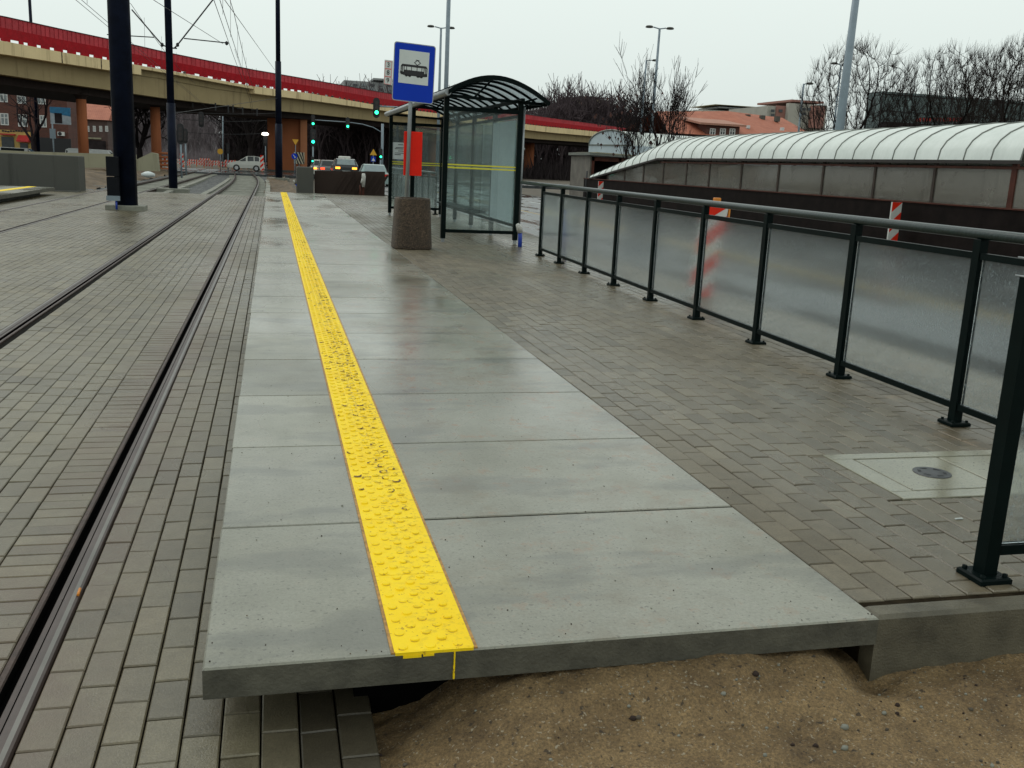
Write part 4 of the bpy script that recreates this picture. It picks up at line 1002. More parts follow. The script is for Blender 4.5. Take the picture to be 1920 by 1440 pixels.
# ================================================================ TREES
def tree_geo(seed, height, trunk_r, levels=5, spread=.55, up=.35, nch=(3, 4), trunk_frac=.22, curl=.12, twig=.010, len_dec=.70, first_n=5):
    rnd = random.Random(seed); tr = MB(); cr = MB()
    def grow(p, d, L, r, lev):
        n = 3 if lev < levels-1 else 2
        pts_ = [p]; dd = d.copy()
        for i in range(n):
            dd = (dd + Vector((rnd.uniform(-1, 1), rnd.uniform(-1, 1), rnd.uniform(-.5, 1)))*curl + Vector((0, 0, up*.25))).normalized()
            pts_.append(pts_[-1]+dd*L/n)
        r1 = max(twig*.6, r*.62)
        (tr if lev <= 1 else cr).tube(pts_, r, 6 if lev <= 1 else (4 if lev == 2 else 3), caps=False, r_end=r1)
        if lev >= levels: return
        k = rnd.randint(*nch)
        for i in range(k):
            t = rnd.uniform(.35, 1.) if i else 1.
            j = min(n-1, int(t*n)); q_ = pts_[j].lerp(pts_[j+1], t*n-j) if t < 1 else pts_[-1]
            az = rnd.uniform(0, 2*PI); a = dd.cross(Vector((math.cos(az), math.sin(az), .3))).normalized()
            nd = (dd*(1-spread*rnd.uniform(.4, 1.1)) + a*spread*rnd.uniform(.6, 1.2)).normalized()
            grow(q_, nd, L*len_dec*rnd.uniform(.75, 1.15), max(twig, r*rnd.uniform(.45, .62)), lev+1)
    tl = height*trunk_frac
    tp = [Vector((0, 0, -.3)), Vector((0, 0, tl*.5)), Vector((rnd.uniform(-.1, .1), 0, tl))]
    tr.tube(tp, trunk_r*1.15, 8, caps=False, r_end=trunk_r*.85)
    for i in range(first_n):
        az = 2*PI*i/first_n+rnd.uniform(-.4, .4); s_ = spread*rnd.uniform(.5, 1.2)
        grow(tp[-1]-Vector((0, 0, rnd.uniform(0, tl*.25))), Vector((math.cos(az)*s_, math.sin(az)*s_, 1)).normalized(), height*.30*rnd.uniform(.8, 1.15), trunk_r*.5, 1)
    return tr, cr
def poplar_geo(seed, height, r=.22, twig=.02):
    rnd = random.Random(seed); tr = MB(); cr = MB()
    tr.tube([(0, 0, -.3), (0, 0, height*.5), (0, 0, height)], r, 6, caps=False, r_end=.03)
    for i in range(110):
        z = height*rnd.uniform(.08, .96); az = rnd.uniform(0, 2*PI); L = height*.13*(1.25-z/height)*rnd.uniform(.7, 1.3)
        d = Vector((math.cos(az)*.35, math.sin(az)*.35, 1)).normalized(); p = Vector((0, 0, z)); e_ = p+d*L
        cr.tube([p, p+d*L*.5+Vector((math.cos(az), math.sin(az), 0))*.2, e_], twig*1.8, 3, caps=False, r_end=twig)
        for j in range(7):
            t = rnd.uniform(.2, 1); q_ = p.lerp(e_, t); az2 = rnd.uniform(0, 2*PI)
            cr.tube([q_, q_+Vector((math.cos(az2)*.45, math.sin(az2)*.45, 1.))*rnd.uniform(.5, 1.2)], twig, 3, caps=False, r_end=twig*.5)
    return tr, cr
from mathutils.kdtree import KDTree
def colon_geo(seed, height, crown_w, trunk_h, r_tip=.011, n_attr=2600, step=.32, twig_r=.0065, twigs=4):
    rnd = random.Random(seed); A = []
    cz = trunk_h*.55+(height-trunk_h*.55)*.5; hz = (height-trunk_h*.55)*.5
    lob = [(rnd.uniform(0, 2*PI), rnd.uniform(.1, .9), rnd.uniform(.82, 1.1)) for _ in range(7)]
    while len(A) < n_attr:
        v = Vector((rnd.uniform(-1, 1), rnd.uniform(-1, 1), rnd.uniform(-1, 1))); l_ = v.length
        if l_ > 1 or l_ < .25: continue
        k = 1.
        for a, zz, g_ in lob:
            if math.cos(math.atan2(v.y, v.x)-a) > .75 and abs(v.z*.5+.5-zz) < .3: k = g_
        if l_ > k: continue
        A.append(Vector((v.x*crown_w/2, v.y*crown_w/2, cz+v.z*hz)))
    nodes = [Vector((0, 0, -.3))]; par = [-1]
    z = 0.
    while z < trunk_h: nodes.append(Vector((math.sin(z*1.3+seed)*.05, math.cos(z+seed)*.04, z))); par.append(len(nodes)-2); z += step
    nodes[-1].z = trunk_h
    alive = A; kids = {}
    for it_ in range(70):
        kd = KDTree(len(nodes))
        for i, p in enumerate(nodes): kd.insert(p, i)
        kd.balance(); grow = {}; nxt = []
        for a in alive:
            co, i, d = kd.find(a)
            if d < step*1.5: continue
            nxt.append(a)
            if d < 2.0 or it_ < 3: grow.setdefault(i, Vector((0, 0, 0))); grow[i] += (a-co).normalized()
        alive = nxt
        if not grow: break
        for i, g_ in grow.items():
            if g_.length < 1e-4: continue
            g_ = (g_.normalized()+Vector((rnd.uniform(-.2, .2), rnd.uniform(-.2, .2), rnd.uniform(-.12, .2)))).normalized()
            if kids.get(i, 0) >= 3: continue
            kids[i] = kids.get(i, 0)+1; nodes.append(nodes[i]+g_*step); par.append(i)
        if len(nodes) > 9000: break
    n = len(nodes); w_ = [0.]*n; ch = [[] for _ in range(n)]
    for i in range(1, n): ch[par[i]].append(i)
    for i in range(n-1, -1, -1):
        if not ch[i]: w_[i] = r_tip**2.05
        if par[i] >= 0: w_[par[i]] += w_[i]
    rad = [x**(1/2.05) for x in w_]
    tr = MB(); cr = MB()
    done = [False]*n
    for i in range(1, n):
        if done[i]: continue
        p = par[i]
        chain = [p, i]; done[i] = True; c_ = i
        while ch[c_]:
            c_ = max(ch[c_], key=lambda q: rad[q])
            if done[c_]: break
            chain.append(c_); done[c_] = True
        rr_ = [min(rad[chain[0]], rad[chain[1]]*1.15)]+[rad[q] for q in chain[1:]]
        big = rr_[1] > .045
        (tr if big else cr).tube([nodes[q] for q in chain], rr_, 7 if big else 3, caps=False)
    for i in range(n):
        if len(ch[i]) == 0 or (rad[i] < .02 and rnd.random() < .35):
            base = nodes[i]; d0 = (nodes[i]-nodes[par[i]]).normalized()
            for k in range(twigs):
                d = (d0*.7+Vector((rnd.uniform(-.6, .6), rnd.uniform(-.6, .6), rnd.uniform(.3, 1.1)))).normalized()
                L = rnd.uniform(.45, 1.1); m_ = base+d*L*.5; d2 = (d+Vector((0, 0, .45))).normalized()
                cr.tube([base, m_, m_+d2*L*.5], [twig_r*1.2, twig_r, twig_r*.5], 3, caps=False)
    return tr, cr
protos = {}
def make_tree(name, key, geo, bark, label, loc, group, rz=0., sc_=1.):
    if key not in protos:
        tr, cr = geo(); r_ = thing(name, label, 'tree', (0, 0, 0), group)
        tr.build('trunk', bark, r_, local=True); cr.build('crown', 'twig_near' if bark == 'bark_near' else bark, r_, local=True)
        r_.location = loc; r_.rotation_euler = (0, 0, rz); r_.scale = (sc_,)*3; protos[key] = r_; return r_
    r_ = dup(protos[key], loc, label, rz, sc_); r_['group'] = group; return r_
# pruned trees behind the vault canopy, right
gA = lambda: colon_geo(11, 9.7, 7.6, 1.8, r_tip=.012, n_attr=3600, step=.34, twigs=8)
gB = lambda: colon_geo(23, 10.4, 7.8, 1.9, r_tip=.012, n_attr=3800, step=.34, twigs=8)
def gpos(px, Y, z=-.46): p = at(px, 300, Y); return Vector((p.x, Y, z))
GR = 'bare trees behind the white canopy'
make_tree('bare_tree', 'A', gA, 'bark_near', 'bare spreading tree behind the tall grey lamp pole', gpos(1597, 56, .1), GR, .3, 1.0)
make_tree('bare_tree', 'B', gB, 'bark_near', 'large bare tree left of centre before the teal building', gpos(1755, 54, .0), GR, 1.0, .93)
make_tree('bare_tree', 'A', gA, 'bark_near', 'bare tree between the two largest trees before the teal building', gpos(1835, 62, .1), GR, 2.2, 1.12)
make_tree('bare_tree', 'B', gB, 'bark_near', 'tallest bare tree at the right edge of the photo', gpos(1905, 53, .0), GR, 3.6, 1.0)
gC = lambda: tree_geo(41, 8.0, .10, 5, .42, .75, (3, 4), .12, .08, .010, .72, 5)
make_tree('young_tree', 'C', gC, 'bark_mid', 'slender young bare tree with upright branches behind the low canopy end', gpos(1243, 44, -.2), 'young trees by the low canopy end', .2, .98)
y2 = make_tree('young_tree', 'C', gC, 'bark_mid', 'shorter young tree still holding dead brown leaves', gpos(1185, 45, -.2), 'young trees by the low canopy end', 2.4, .78)
b = MB()
for k in range(150):
    x, y, z = random.gauss(0, 1.35), random.gauss(0, 1.2), U(3.0, 6.6)
    s_ = U(.05, .11); a = U(0, PI); dx, dy = math.cos(a)*s_, math.sin(a)*s_
    b.add([(x-dx, y-dy, z), (x, y, z-s_*1.6), (x+dx, y+dy, z), (x, y, z+s_*.8)], [(0,1,2,3)])
b.build('dead_leaves', 'leaf_rust', y2, local=True)
# left group under / beyond the viaduct
gD = lambda: tree_geo(57, 12, .42, 5, .60, .35, (3, 4), .2, .16, .030, .72, 6)
make_tree('street_tree', 'E', lambda: tree_geo(91, 7.5, .28, 4, .62, .35, (3, 3), .35, .14, .016, .70, 4), 'bark_dark', 'dark bare tree in front of the brick house', gpos(66, 92), 'bare trees near the viaduct', .5, .9)
make_tree('street_tree', 'D', gD, 'bark_mid', 'dark bare tree left of the second round viaduct column', gpos(262, 100), 'bare trees near the viaduct', 1.7, .75)
make_tree('street_tree', 'D', gD, 'bark_mid', 'dense bare tree behind the crossing left of the wide pier', gpos(470, 128), 'bare trees near the viaduct', 2.9, 1.05)
make_tree('street_tree', 'D', gD, 'bark_mid', 'broad bare tree just behind the silver hatchback', gpos(448, 136), 'bare trees near the viaduct', 4.0, .95)
gP = lambda: poplar_geo(5, 20, .25, .035)
for k, (px, Y, s_) in enumerate(((303, 175, .72), (318, 182, .78), (350, 170, .74), (364, 178, .70), (334, 200, .75), (386, 190, .62))):
    make_tree('poplar', 'P', gP, 'bark_far_hazed', 'tall thin bare poplar in the haze beyond the crossing' if px < 1000 else 'single tall poplar rising above the viaduct right of the shelter', gpos(px, Y), 'poplars in the haze' if px < 1000 else 'single poplar', k*1.1, s_)
# woodland masses
tw, cw = tree_geo(71, 14, .28, 4, .55, .45, (3, 4), .28, .14, .055, .72, 5)
tv = np.array(tw.v); cv = np.array(cw.v)
allv = np.vstack([tv, cv]); allf = tw.f + [tuple(i+len(tv) for i in f) for f in cw.f]
def woodland(name, label, items, mat, bushes=True):
    V = []; Fa = []; o = 0
    for (x, y, s_, rz) in items:
        c_, s2 = math.cos(rz), math.sin(rz); v = allv*np.array([s_*.85, s_*.85, s_]); v = np.stack([v[:, 0]*c_-v[:, 1]*s2+x, v[:, 0]*s2+v[:, 1]*c_+y, v[:, 2]-.46], 1)
        V.append(v); Fa += [tuple(i+o for i in f) for f in allf]; o += len(v)
    b = MB(); b.v = np.vstack(V).tolist(); b.f = Fa; b.m = [0]*len(Fa); b.sm = [False]*len(Fa)
    return tag(b.build(name, mat), label, 'woodland', kind='stuff')
it = []
for k in range(46):
    px = U(590, 1020); Y = U(172, 200); p = gpos(px, Y); it.append((p.x, Y, U(.85, 1.15), U(0, 6)))
for k in range(34):
    px = U(1020, 1290); Y = U(190, 230); p = gpos(px, Y); it.append((p.x, Y, U(1.15, 1.5)*(1 if px < 1200 else .8), U(0, 6)))
woodland('woodland', 'bare dark woodland beyond the viaduct', it, 'bark_wood')
it = []
for k in range(26):
    px = U(580, 740); Y = U(126, 150); p = gpos(px, Y); it.append((p.x, Y, U(.6, .85), U(0, 6)))
woodland('woodland', 'dark trees filling the view beneath the viaduct behind the queue of cars', it, 'bark_wood')
it = []
for k in range(36):
    px = U(130, 600); Y = U(215, 260); p = gpos(px, Y); it.append((p.x, Y, U(.7, 1.0), U(0, 6)))
woodland('woodland', 'misty grey trees at the end of the tram line', it, 'bark_far_hazed')
# shrub layer: ragged twiggy bank behind woods
def twigbank(name, label, px0, px1, Y, h_, n, mat, depth=20, cat='undergrowth'):
    b = MB()
    for k in range(n):
        px = U(px0, px1); yy_ = Y+U(0, depth); p = gpos(px, yy_); hh = h_*U(.4, 1.1)
        for j in range(4):
            a = U(0, 2*PI); l_ = U(.3, 1.)*hh; w_ = U(.05, .16)*h_/4
            q0 = Vector((p.x+U(-.6, .6), yy_, -.4)); q1 = q0+Vector((math.cos(a)*l_*.35, math.sin(a)*l_*.2, l_))
            b.add([q0-Vector((w_, 0, 0)), q0+Vector((w_, 0, 0)), q1], [(0, 1, 2)])
    return tag(b.build(name, mat), label, cat, kind='stuff')
def twigwall(name, label, px0, px1, Y, depth, h_, n, mats, wd=.05):
    b = MB()
    for k in range(n):
        px = U(px0, px1); yy_ = Y+U(0, depth); p = gpos(px, yy_); z0 = U(-.4, h_*.7); l_ = U(.15, .35)*h_; a = U(-.5, .5)*l_; w_ = wd*U(.5, 1.6)
        top = min(z0+l_, h_*U(.85, 1.)); q0 = Vector((p.x, yy_, z0)); q1 = Vector((p.x+a, yy_+U(-.5, .5), top))
        b.add([q0-Vector((w_, 0, 0)), q0+Vector((w_, 0, 0)), q1], [(0, 1, 2)], random.randrange(len(mats)))
    return tag(b.build(name, mats), label, 'woodland', kind='stuff')
twigwall('woodland', 'dense dark winter thicket filling the view beneath the viaduct', 574, 760, 128, 20, 9.5, 7000, ['bark_dark', 'bark_wood', 'undergrowth'], .09)
twigwall('woodland', 'dark winter thicket seen beyond the shelter beneath the viaduct', 760, 1300, 196, 25, 15, 11000, ['bark_dark', 'bark_wood', 'undergrowth'], .10)
twigwall('woodland', 'dark thicket behind the silver hatchback', 422, 512, 138, 14, 8.5, 3200, ['bark_mid', 'bark_wood', 'bark_dark'], .07)
twigwall('woodland', 'misty grey thicket at the end of the tram line', 235, 410, 225, 30, 12.5, 5200, ['bark_far_hazed', 'bark_mist', 'bark_far_hazed'], .10)
twigwall('woodland', 'low misty thicket right at the end of the tram line', 400, 440, 240, 30, 6.5, 900, ['bark_far_hazed', 'bark_mist'], .10)
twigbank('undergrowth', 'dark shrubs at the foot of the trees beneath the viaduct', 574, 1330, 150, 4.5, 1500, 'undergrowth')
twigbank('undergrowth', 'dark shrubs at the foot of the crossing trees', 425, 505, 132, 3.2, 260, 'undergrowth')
twigbank('undergrowth', 'grey brown shrubs at the end of the tram line', 130, 600, 200, 3.2, 900, 'bark_far_hazed')
twigbank('undergrowth', 'dark shrubs behind the white canopy', 1500, 2100, 66, 3.4, 500, 'undergrowth', 8)

# ================================================================ BUILDINGS
def window(b_root, wall_y, x0, x1, z0, z1, lights=2, dark='win_dark'):
    b = MB(); fw = .09; yf = wall_y-.06
    b.box(x0, x1, yf, wall_y+.02, z0, z0+fw); b.box(x0, x1, yf, wall_y+.02, z1-fw, z1)
    b.box(x0, x0+fw, yf, wall_y+.02, z0+fw, z1-fw); b.box(x1-fw, x1, yf, wall_y+.02, z0+fw, z1-fw)
    for k in range(1, lights):
        xm = x0+(x1-x0)*k/lights; b.box(xm-.04, xm+.04, yf, wall_y+.02, z0+fw, z1-fw)
    zm = z0+(z1-z0)*.62; b.box(x0+fw, x1-fw, yf+.01, wall_y+.02, zm-.035, zm+.035)
    o = b.build('window', 'win_white', b_root)
    b = MB(); b.box(x0+fw, x1-fw, wall_y-.02, wall_y-.008, z0+fw, z1-fw); b.build('pane', dark, o)
# brick house on the left
YB = 118
bl = at(-60, 300, YB).x; br = at(131, 300, YB).x; zroof = at(60, 163, YB).z
root = thing('brick_house', 'dark red brick house with an ochre shop front on the left', 'house', ((bl+br)/2, YB, -.3))
b = MB(); b.box(bl, br, YB, YB+11, -.6, zroof); b.build('wall', 'brick', root)
b = MB(); b.prism([(YB-.4, zroof), (YB+5.5, zroof+3.2), (YB+11.4, zroof)], lambda u, v: (bl-.3, u, v), (br-bl+.6, 0, 0)); b.build('roof', 'roof_red', root)
b = MB(); b.box(bl, br+.1, YB-.35, YB-.05, zroof-.25, zroof-.02); b.build('cornice', 'conc_light', root)
for (px0, px1, y0, y1) in ((-2, 15, 169, 192), (31, 50, 171, 195), (67, 86, 173, 196), (0, 17, 212, 235), (33, 52, 214, 238), (74, 88, 216, 239)):
    a = at(px0, y0, YB); c_ = at(px1, y1, YB); window(root, YB, a.x, c_.x, c_.z, a.z, 2, 'win_sky')
a = at(-20, 242, YB); c_ = at(62, 292, YB)
b = MB(); b.box(a.x, c_.x, YB-.12, YB-.002, -.5, a.z); sh = b.build('shop_front', 'ochre', root)
b = MB(); e0 = at(3, 256, YB); e1 = at(28, 280, YB); b.box(e0.x, e1.x, YB-.2, YB-.121, e1.z, e0.z); e0 = at(38, 268, YB); e1 = at(54, 290, YB); b.box(e0.x, e1.x, YB-.2, YB-.121, e1.z, e0.z); b.build('shop_window', 'win_dark', sh)
b = MB()
for k in range(11): e0 = at(4+k*5, 244.2+U(-.8, .8), YB); b.box(e0.x, e0.x+.22, YB-.16, YB-.125, e0.z-.18, e0.z-.02)
b.build('lettering', 'black', sh)
e0 = at(35, 253, YB); e1 = at(58.5, 267, YB); b = MB(); b.prism([(YB-.13, e0.z), (YB-.13, e1.z), (YB-1.3, e1.z), (YB-1.3, e1.z+.15)], lambda u, v: (e0.x, u, v), (e1.x-e0.x, 0, 0)); aw = b.build('awning', 'awning', sh)
e0 = at(3, 250, YB); e1 = at(30, 254, YB); b = MB(); b.box(e0.x, e1.x, YB-.7, YB-.13, e1.z, e0.z); b.build('awning', 'awning', sh)
a = at(62, 257, YB); c_ = at(133, 292, YB); b = MB(); b.box(a.x, c_.x+.1, YB-.25, YB-.002, -.5, a.z); b.build('ground_floor', 'black', root)
e0 = at(109, 247, YB); e1 = at(122, 255, YB); b = MB(); b.box(e0.x, e1.x, YB-.4, YB-.003, e1.z, e0.z); ac = b.build('air_conditioner', 'win_white', root)
b = MB(); b.disc(((e0.x+e1.x)/2-.1, YB-.41, (e0.z+e1.z)/2), .2, (0, -1, 0)); b.build('fan_grille', 'black', ac)
# billboard
YL = 104; e0 = at(93, 200, YL); e1 = at(133, 234, YL)
root = thing('billboard', 'small billboard with a blue top band beside the brick house', 'billboard', ((e0.x+e1.x)/2, YL, -.3))
b = MB(); b.box(e0.x, e1.x, YL, YL+.2, e1.z, e0.z-.55); b.build('panel', 'billboard', root)
b = MB(); b.prism([(e0.x, e0.z-.549), (e1.x, e0.z-.82), (e1.x, e0.z), (e0.x, e0.z)], lambda u, v: (u, YL-.02, v), (0, .22, 0)); b.build('top_band', 'billboard_top', root)
b = MB(); m0 = at(109, 222, YL); b.box(m0.x-.3, m0.x+.35, YL-.04, YL-.002, m0.z-.45, m0.z+.5); b.build('picture', 'undergrowth', root)
b = MB(); g0 = at(93, 241, YL); g1 = at(105, 260, YL); b.box(g0.x, g1.x, YL-.1, YL, g1.z, g0.z); b.build('sign_back', 'lamp_grey', root)
b = MB(); gm = at(99.5, 260, YL); b.tube([(gm.x, YL+.05, -.5), (gm.x, YL+.05, e1.z+.2)], .07, 8); b.build('post', 'lamp_grey', root)
# row house further right
YC = 150; bl2 = at(128, 300, YC).x; br2 = at(204, 300, YC).x
root = thing('row_house', 'long low brick house with an orange tiled roof behind the round column', 'house', ((bl2+br2)/2, YC, -.3))
ze = at(160, 222, YC).z; zr = at(160, 190, YC).z
b = MB(); b.box(bl2, br2, YC, YC+10, -.6, ze); b.build('wall', 'brick2', root)
b = MB(); b.prism([(YC-.5, ze-.1), (YC+5, zr), (YC+10.5, ze-.1)], lambda u, v: (bl2-.3, u, v), (br2-bl2+.6, 0, 0)); b.build('roof', 'roof_red', root)
for px in (162, 174, 186, 197):
    a = at(px, 236, YC); c_ = at(px+6, 247, YC); window(root, YC, a.x, c_.x, c_.z, a.z, 2, 'win_sky')
b = MB(); a = at(160, 257, YC); b.box(a.x, a.x+2.1, YC-.3, YC-.002, a.z-.22, a.z); b.build('fascia_board', 'conc_light', root)
b = MB(); a = at(150, 262, YC); b.box(a.x, br2-.3, YC-.2, YC-.003, -.4, a.z); b.build('ground_floor', 'undergrowth', root)

# orange roofed house, right
def house_box(name, label, px0, px1, ptop, Y, depth, mat, cat='building', zb=-.5):
    a = at(px0, ptop, Y); c_ = at(px1, ptop, Y)
    r_ = thing(name, label, cat, ((a.x+c_.x)/2, Y, zb)); b = MB(); b.box(a.x, c_.x, Y, Y+depth, zb, a.z); b.build('wall', mat, r_); return r_, a, c_
YR = 95
x0, x1 = at(1258, 250, YR).x, at(1505, 250, YR).x; zr = at(1330, 216, YR+9).z; ze = at(1330, 252, YR).z
root = thing('tiled_house', 'house with a broad orange tiled roof and dormer behind the canopy', 'house', ((x0+x1)/2, YR, -.5))
b = MB(); b.box(x0, x1+4, YR, YR+16, -.6, ze-.05); b.build('wall', 'brick2', root)
xh = at(1425, 250, YR).x
b = MB(); b.add([(x0-.5, YR-.5, ze-.1), (xh+.7, YR-.5, ze-.1), (xh, YR+8, zr+.5), (x0+1.5, YR+8, zr)], [(0,1,2,3)])
b.add([(xh+.7, YR-.5, ze-.1), (x1+5, YR+3, ze-.1), (x1+3.5, YR+11, zr+.35), (xh, YR+8, zr+.5)], [(0,1,2,3)])
b.add([(x0+1.5, YR+8, zr), (xh, YR+8, zr+.5), (xh, YR+16.5, ze-.1), (x0-.5, YR+16.5, ze-.1)], [(0,1,2,3)])
rf = b.build('roof', 'roof_red', root)
b = MB()
for k in range(7): px = 1290+k*28; a = at(px, 218, YR+8); b = MB(); b.box(a.x-.25, a.x+.25, YR+7.8, YR+8.3, zr-.3, zr+.28); b.build('chimney', 'conc_grey', rf)
d0 = at(1325, 232, YR-.2); d1 = at(1385, 260, YR-.2)
b = MB(); b.box(d0.x, d1.x, YR-.2, YR+5, d1.z, d0.z-.1); dm_ = b.build('dormer', 'brick', root)
b = MB(); b.prism([(d0.x-.9, d0.z-.12), (d1.x+.5, d0.z-.12), (d1.x+.5, d0.z+.08), (d0.x-.9, d0.z+.08)], lambda u, v: (u, YR-.7, v), (0, 7, .9)); b.build('dormer_roof', 'roof_red_far', root)
for px in (1331, 1350, 1368):
    a = at(px, 240.5, YR-.2); c_ = at(px+9.5, 254, YR-.2); window(root, YR-.2, a.x, c_.x, c_.z, a.z, 2)
for px, py in ((1404, 239), (1468, 243)):
    a = at(px, py, YR+2.2); b = MB(); b.box(a.x-.15, a.x+.15, a.y, a.y+.4, a.z-.1, a.z+.22); b.build('skylight', 'paper', rf)
# apartment blocks
YK = 240
r_, a, c_ = house_box('apartment_block', 'pale block with yellow banded flat top far behind the orange roof', 1318, 1436, 205, YK, 20, 'block_cream')
e0 = at(1340, 196, YK-1); e1 = at(1424, 201, YK-1); b = MB(); b.box(e0.x, e1.x, YK-1.5, YK+15, e1.z, e0.z); b.build('roof_slab', 'block_yellow', r_)
e0 = at(1346, 200, YK); e1 = at(1414, 207, YK); b = MB(); b.box(e0.x, e1.x, YK-.8, YK+12, e1.z, e0.z); b.build('penthouse', 'block_grey', r_)
e0 = at(1368, 205.5, YK-.1); e1 = at(1436, 216, YK-.1); b = MB(); b.box(e0.x, e1.x, YK-.4, YK-.01, e1.z, e0.z); b.build('band', 'block_yellow', r_)
r_, a, c_ = house_box('apartment_block', 'cream and brick block rising left of the tall grey lamp pole', 1440, 1545, 198, 210, 20, 'block_cream')
e0 = at(1455, 198, 210); e1 = at(1471, 214, 210); b = MB(); b.box(e0.x, e1.x, 209.5, 209.98, e1.z-2, e0.z); b.build('brick_bay', 'block_brown', r_)
e0 = at(1472, 194, 210); e1 = at(1540, 220, 210); b = MB(); b.box(e0.x, e1.x, 208, 209.4, e1.z-3, e0.z); b.build('front_wing', 'block_cream', r_)
e0 = at(1478, 187, 210); e1 = at(1538, 195, 210); b = MB(); b.box(e0.x, e1.x, 208.5, 225, e1.z, e0.z); b.build('roof_room', 'block_brown', r_)
e0 = at(1523, 198, 207); e1 = at(1545, 216, 207); b = MB(); b.box(e0.x, e1.x, 206.8, 207.9, e1.z-3, e0.z); b.build('brick_bay', 'block_brown', r_)
for px, py in ((1446, 205), (1461, 205), (1505, 202), (1514, 202), (1446, 213), (1505, 211)):
    e0 = at(px, py, 206.7 if px > 1472 else 209.3); b = MB(); b.box(e0.x, e0.x+.9, e0.y, e0.y+.1, e0.z-.6, e0.z); b.build('window', 'win_dark', r_)
r_, a, c_ = house_box('apartment_block', 'grey concrete block far behind the red barrier beside the stop sign', 645, 738, 150, 250, 15, 'block_grey')
e0 = at(700, 146, 249); e1 = at(736, 152, 249); b = MB(); b.box(e0.x, e1.x, 249, 262, e1.z, e0.z); b.build('roof_room', 'block_grey', r_)
for k in range(5):
    for j in range(4):
        e0 = at(662+k*16, 157+j*8, 249.8); b = MB(); b.box(e0.x, e0.x+1.1, 249.8, 249.9, e0.z-.55, e0.z); b.build('window', 'win_sky' if (k+j) % 2 else 'win_dark', r_)
r_, a, c_ = house_box('apartment_block', 'pale yellow block showing through the woodland trees', 1088, 1145, 185, 270, 15, 'block_yellow')
e0 = at(1084, 180, 269); e1 = at(1142, 184, 269); b = MB(); b.box(e0.x, e1.x, 268, 286, e1.z, e0.z); b.build('roof_slab', 'block_grey', r_)
# mistletoe trees near the grey block
for k, (px, Y, s_, lab) in enumerate(((672, 205, 1.25, 'tree with round mistletoe clumps before the left of the grey block'), (708, 200, 1.2, 'tree with mistletoe clumps directly left of the route numbers plate'))):
    t_ = make_tree('mistletoe_tree', 'D', gD, 'bark_mid', lab, gpos(px, Y), 'trees with mistletoe', k+.5, s_)
    b = MB()
    for j in range(9):
        cx, cy, cz, rr_ = U(-3.2, 3.2), U(-2, 2), U(8.5, 12.3), U(.45, .8)
        for m_ in range(60):
            v = Vector((random.gauss(0, 1), random.gauss(0, 1), random.gauss(0, 1))).normalized()*rr_*U(.3, 1); s2 = .16
            a = Vector((cx, cy, cz))+v; b.add([a, a+Vector((U(-s2, s2), U(-s2, s2), s2)), a+Vector((s2, U(-s2, s2), U(-s2, s2)))], [(0, 1, 2)])
    b.build('mistletoe', 'mistletoe', t_, local=True)
# teal glass hall
YT = 105
r_, a, c_ = house_box('glass_hall', 'dark teal glass commercial building behind the right hand trees', 1655, 2050, 171, YT, 3, 'teal')
b = MB()
for k in range(10): p = at(1655+k*44, 171, YT); b.box(p.x-.06, p.x+.06, YT-.12, YT-.002, -.5, a.z)
for z in (a.z-.3, a.z-2.2): b.box(a.x, c_.x, YT-.10, YT-.003, z-.05, z+.05)
b.build('mullion', 'black', r_)
b = MB()
for k in range(14):
    p = at(1716+k*6.3, 222, YT); b.box(p.x, p.x+.22, YT-.2, YT-.13, p.z-.35, p.z+.1); b.box(p.x, p.x+.3, YT-.2, YT-.13, p.z+.0, p.z+.1)
b.build('lettering', 'red_sign', r_)
b = MB(); p = at(1655, 214, YT); b.box(a.x, c_.x, YT-1.5, YT-.3, -.5, at(1700, 232, YT).z); b.build('ground_floor', 'undergrowth', r_)

# ================================================================ UNDERPASS CANOPY (right)
WX = 14.0; ZW = .93; ZE = 1.86; YV0, YV1 = 16.19, 42.6
root = thing('underpass_canopy', 'white barrel vault canopy over the underpass stairs beside the road', 'canopy', (15.5, 25, -.2))
b = MB(); b.box(WX, WX+.25, 8, 43.5, -.5, ZW); b.box(WX+3.0, WX+3.25, 8, 43.5, -.5, ZW); b.build('parapet_wall', 'dark_wall', root)
b = MB(); b.box(WX-.03, WX+.28, 8, 43.5, ZW, ZW+.03); b.build('sill', 'brown_frame', root)
def vz(y):      # eave height along the canopy
    return ZE if y < 34.6 else max(ZW+.04, ZE-(y-34.6)*(ZE-ZW-.04)/(YV1-34.6))
def vh(y):      # rise of the vault
    return .86*min(1, max(.0, 1-max(0, y-36)/(YV1-36)*.62))
NV = 14
def vpt(y, t):
    a = PI*t; return Vector((WX+1.62-1.66*math.cos(a), y, vz(y)+vh(y)*math.sin(a)**.9))
ysv = [YV0+i*.81 for i in range(int((YV1-YV0)/.81)+1)] + [YV1]
b = MB()
for y in ysv:
    for k in range(NV+1): b.v.append(tuple(vpt(y, k/NV)))
for i in range(len(ysv)-1):
    for k in range(NV): b.f.append((i*(NV+1)+k, i*(NV+1)+k+1, (i+1)*(NV+1)+k+1, (i+1)*(NV+1)+k)); b.m.append(0); b.sm.append(True)
b.build('vault_sheet', 'vault', root)
for i, y in enumerate(ysv):
    b = MB(); b.tube([vpt(y, k/NV)+Vector((0, 0, .008)) for k in range(NV+1)], .017, 5, caps=False); b.build('vault_rib', 'vault_rib', root)
b = MB()
for dx in (0, 3.28):
    for a, c_ in ((YV0, 34.6), (34.6, YV1)): b.bar((WX-.02+dx, a, vz(a)-.02), (WX-.02+dx, c_, vz(c_)-.02), .07, .07)
b.build('eave_beam', 'vault_edge', root)
b = MB()
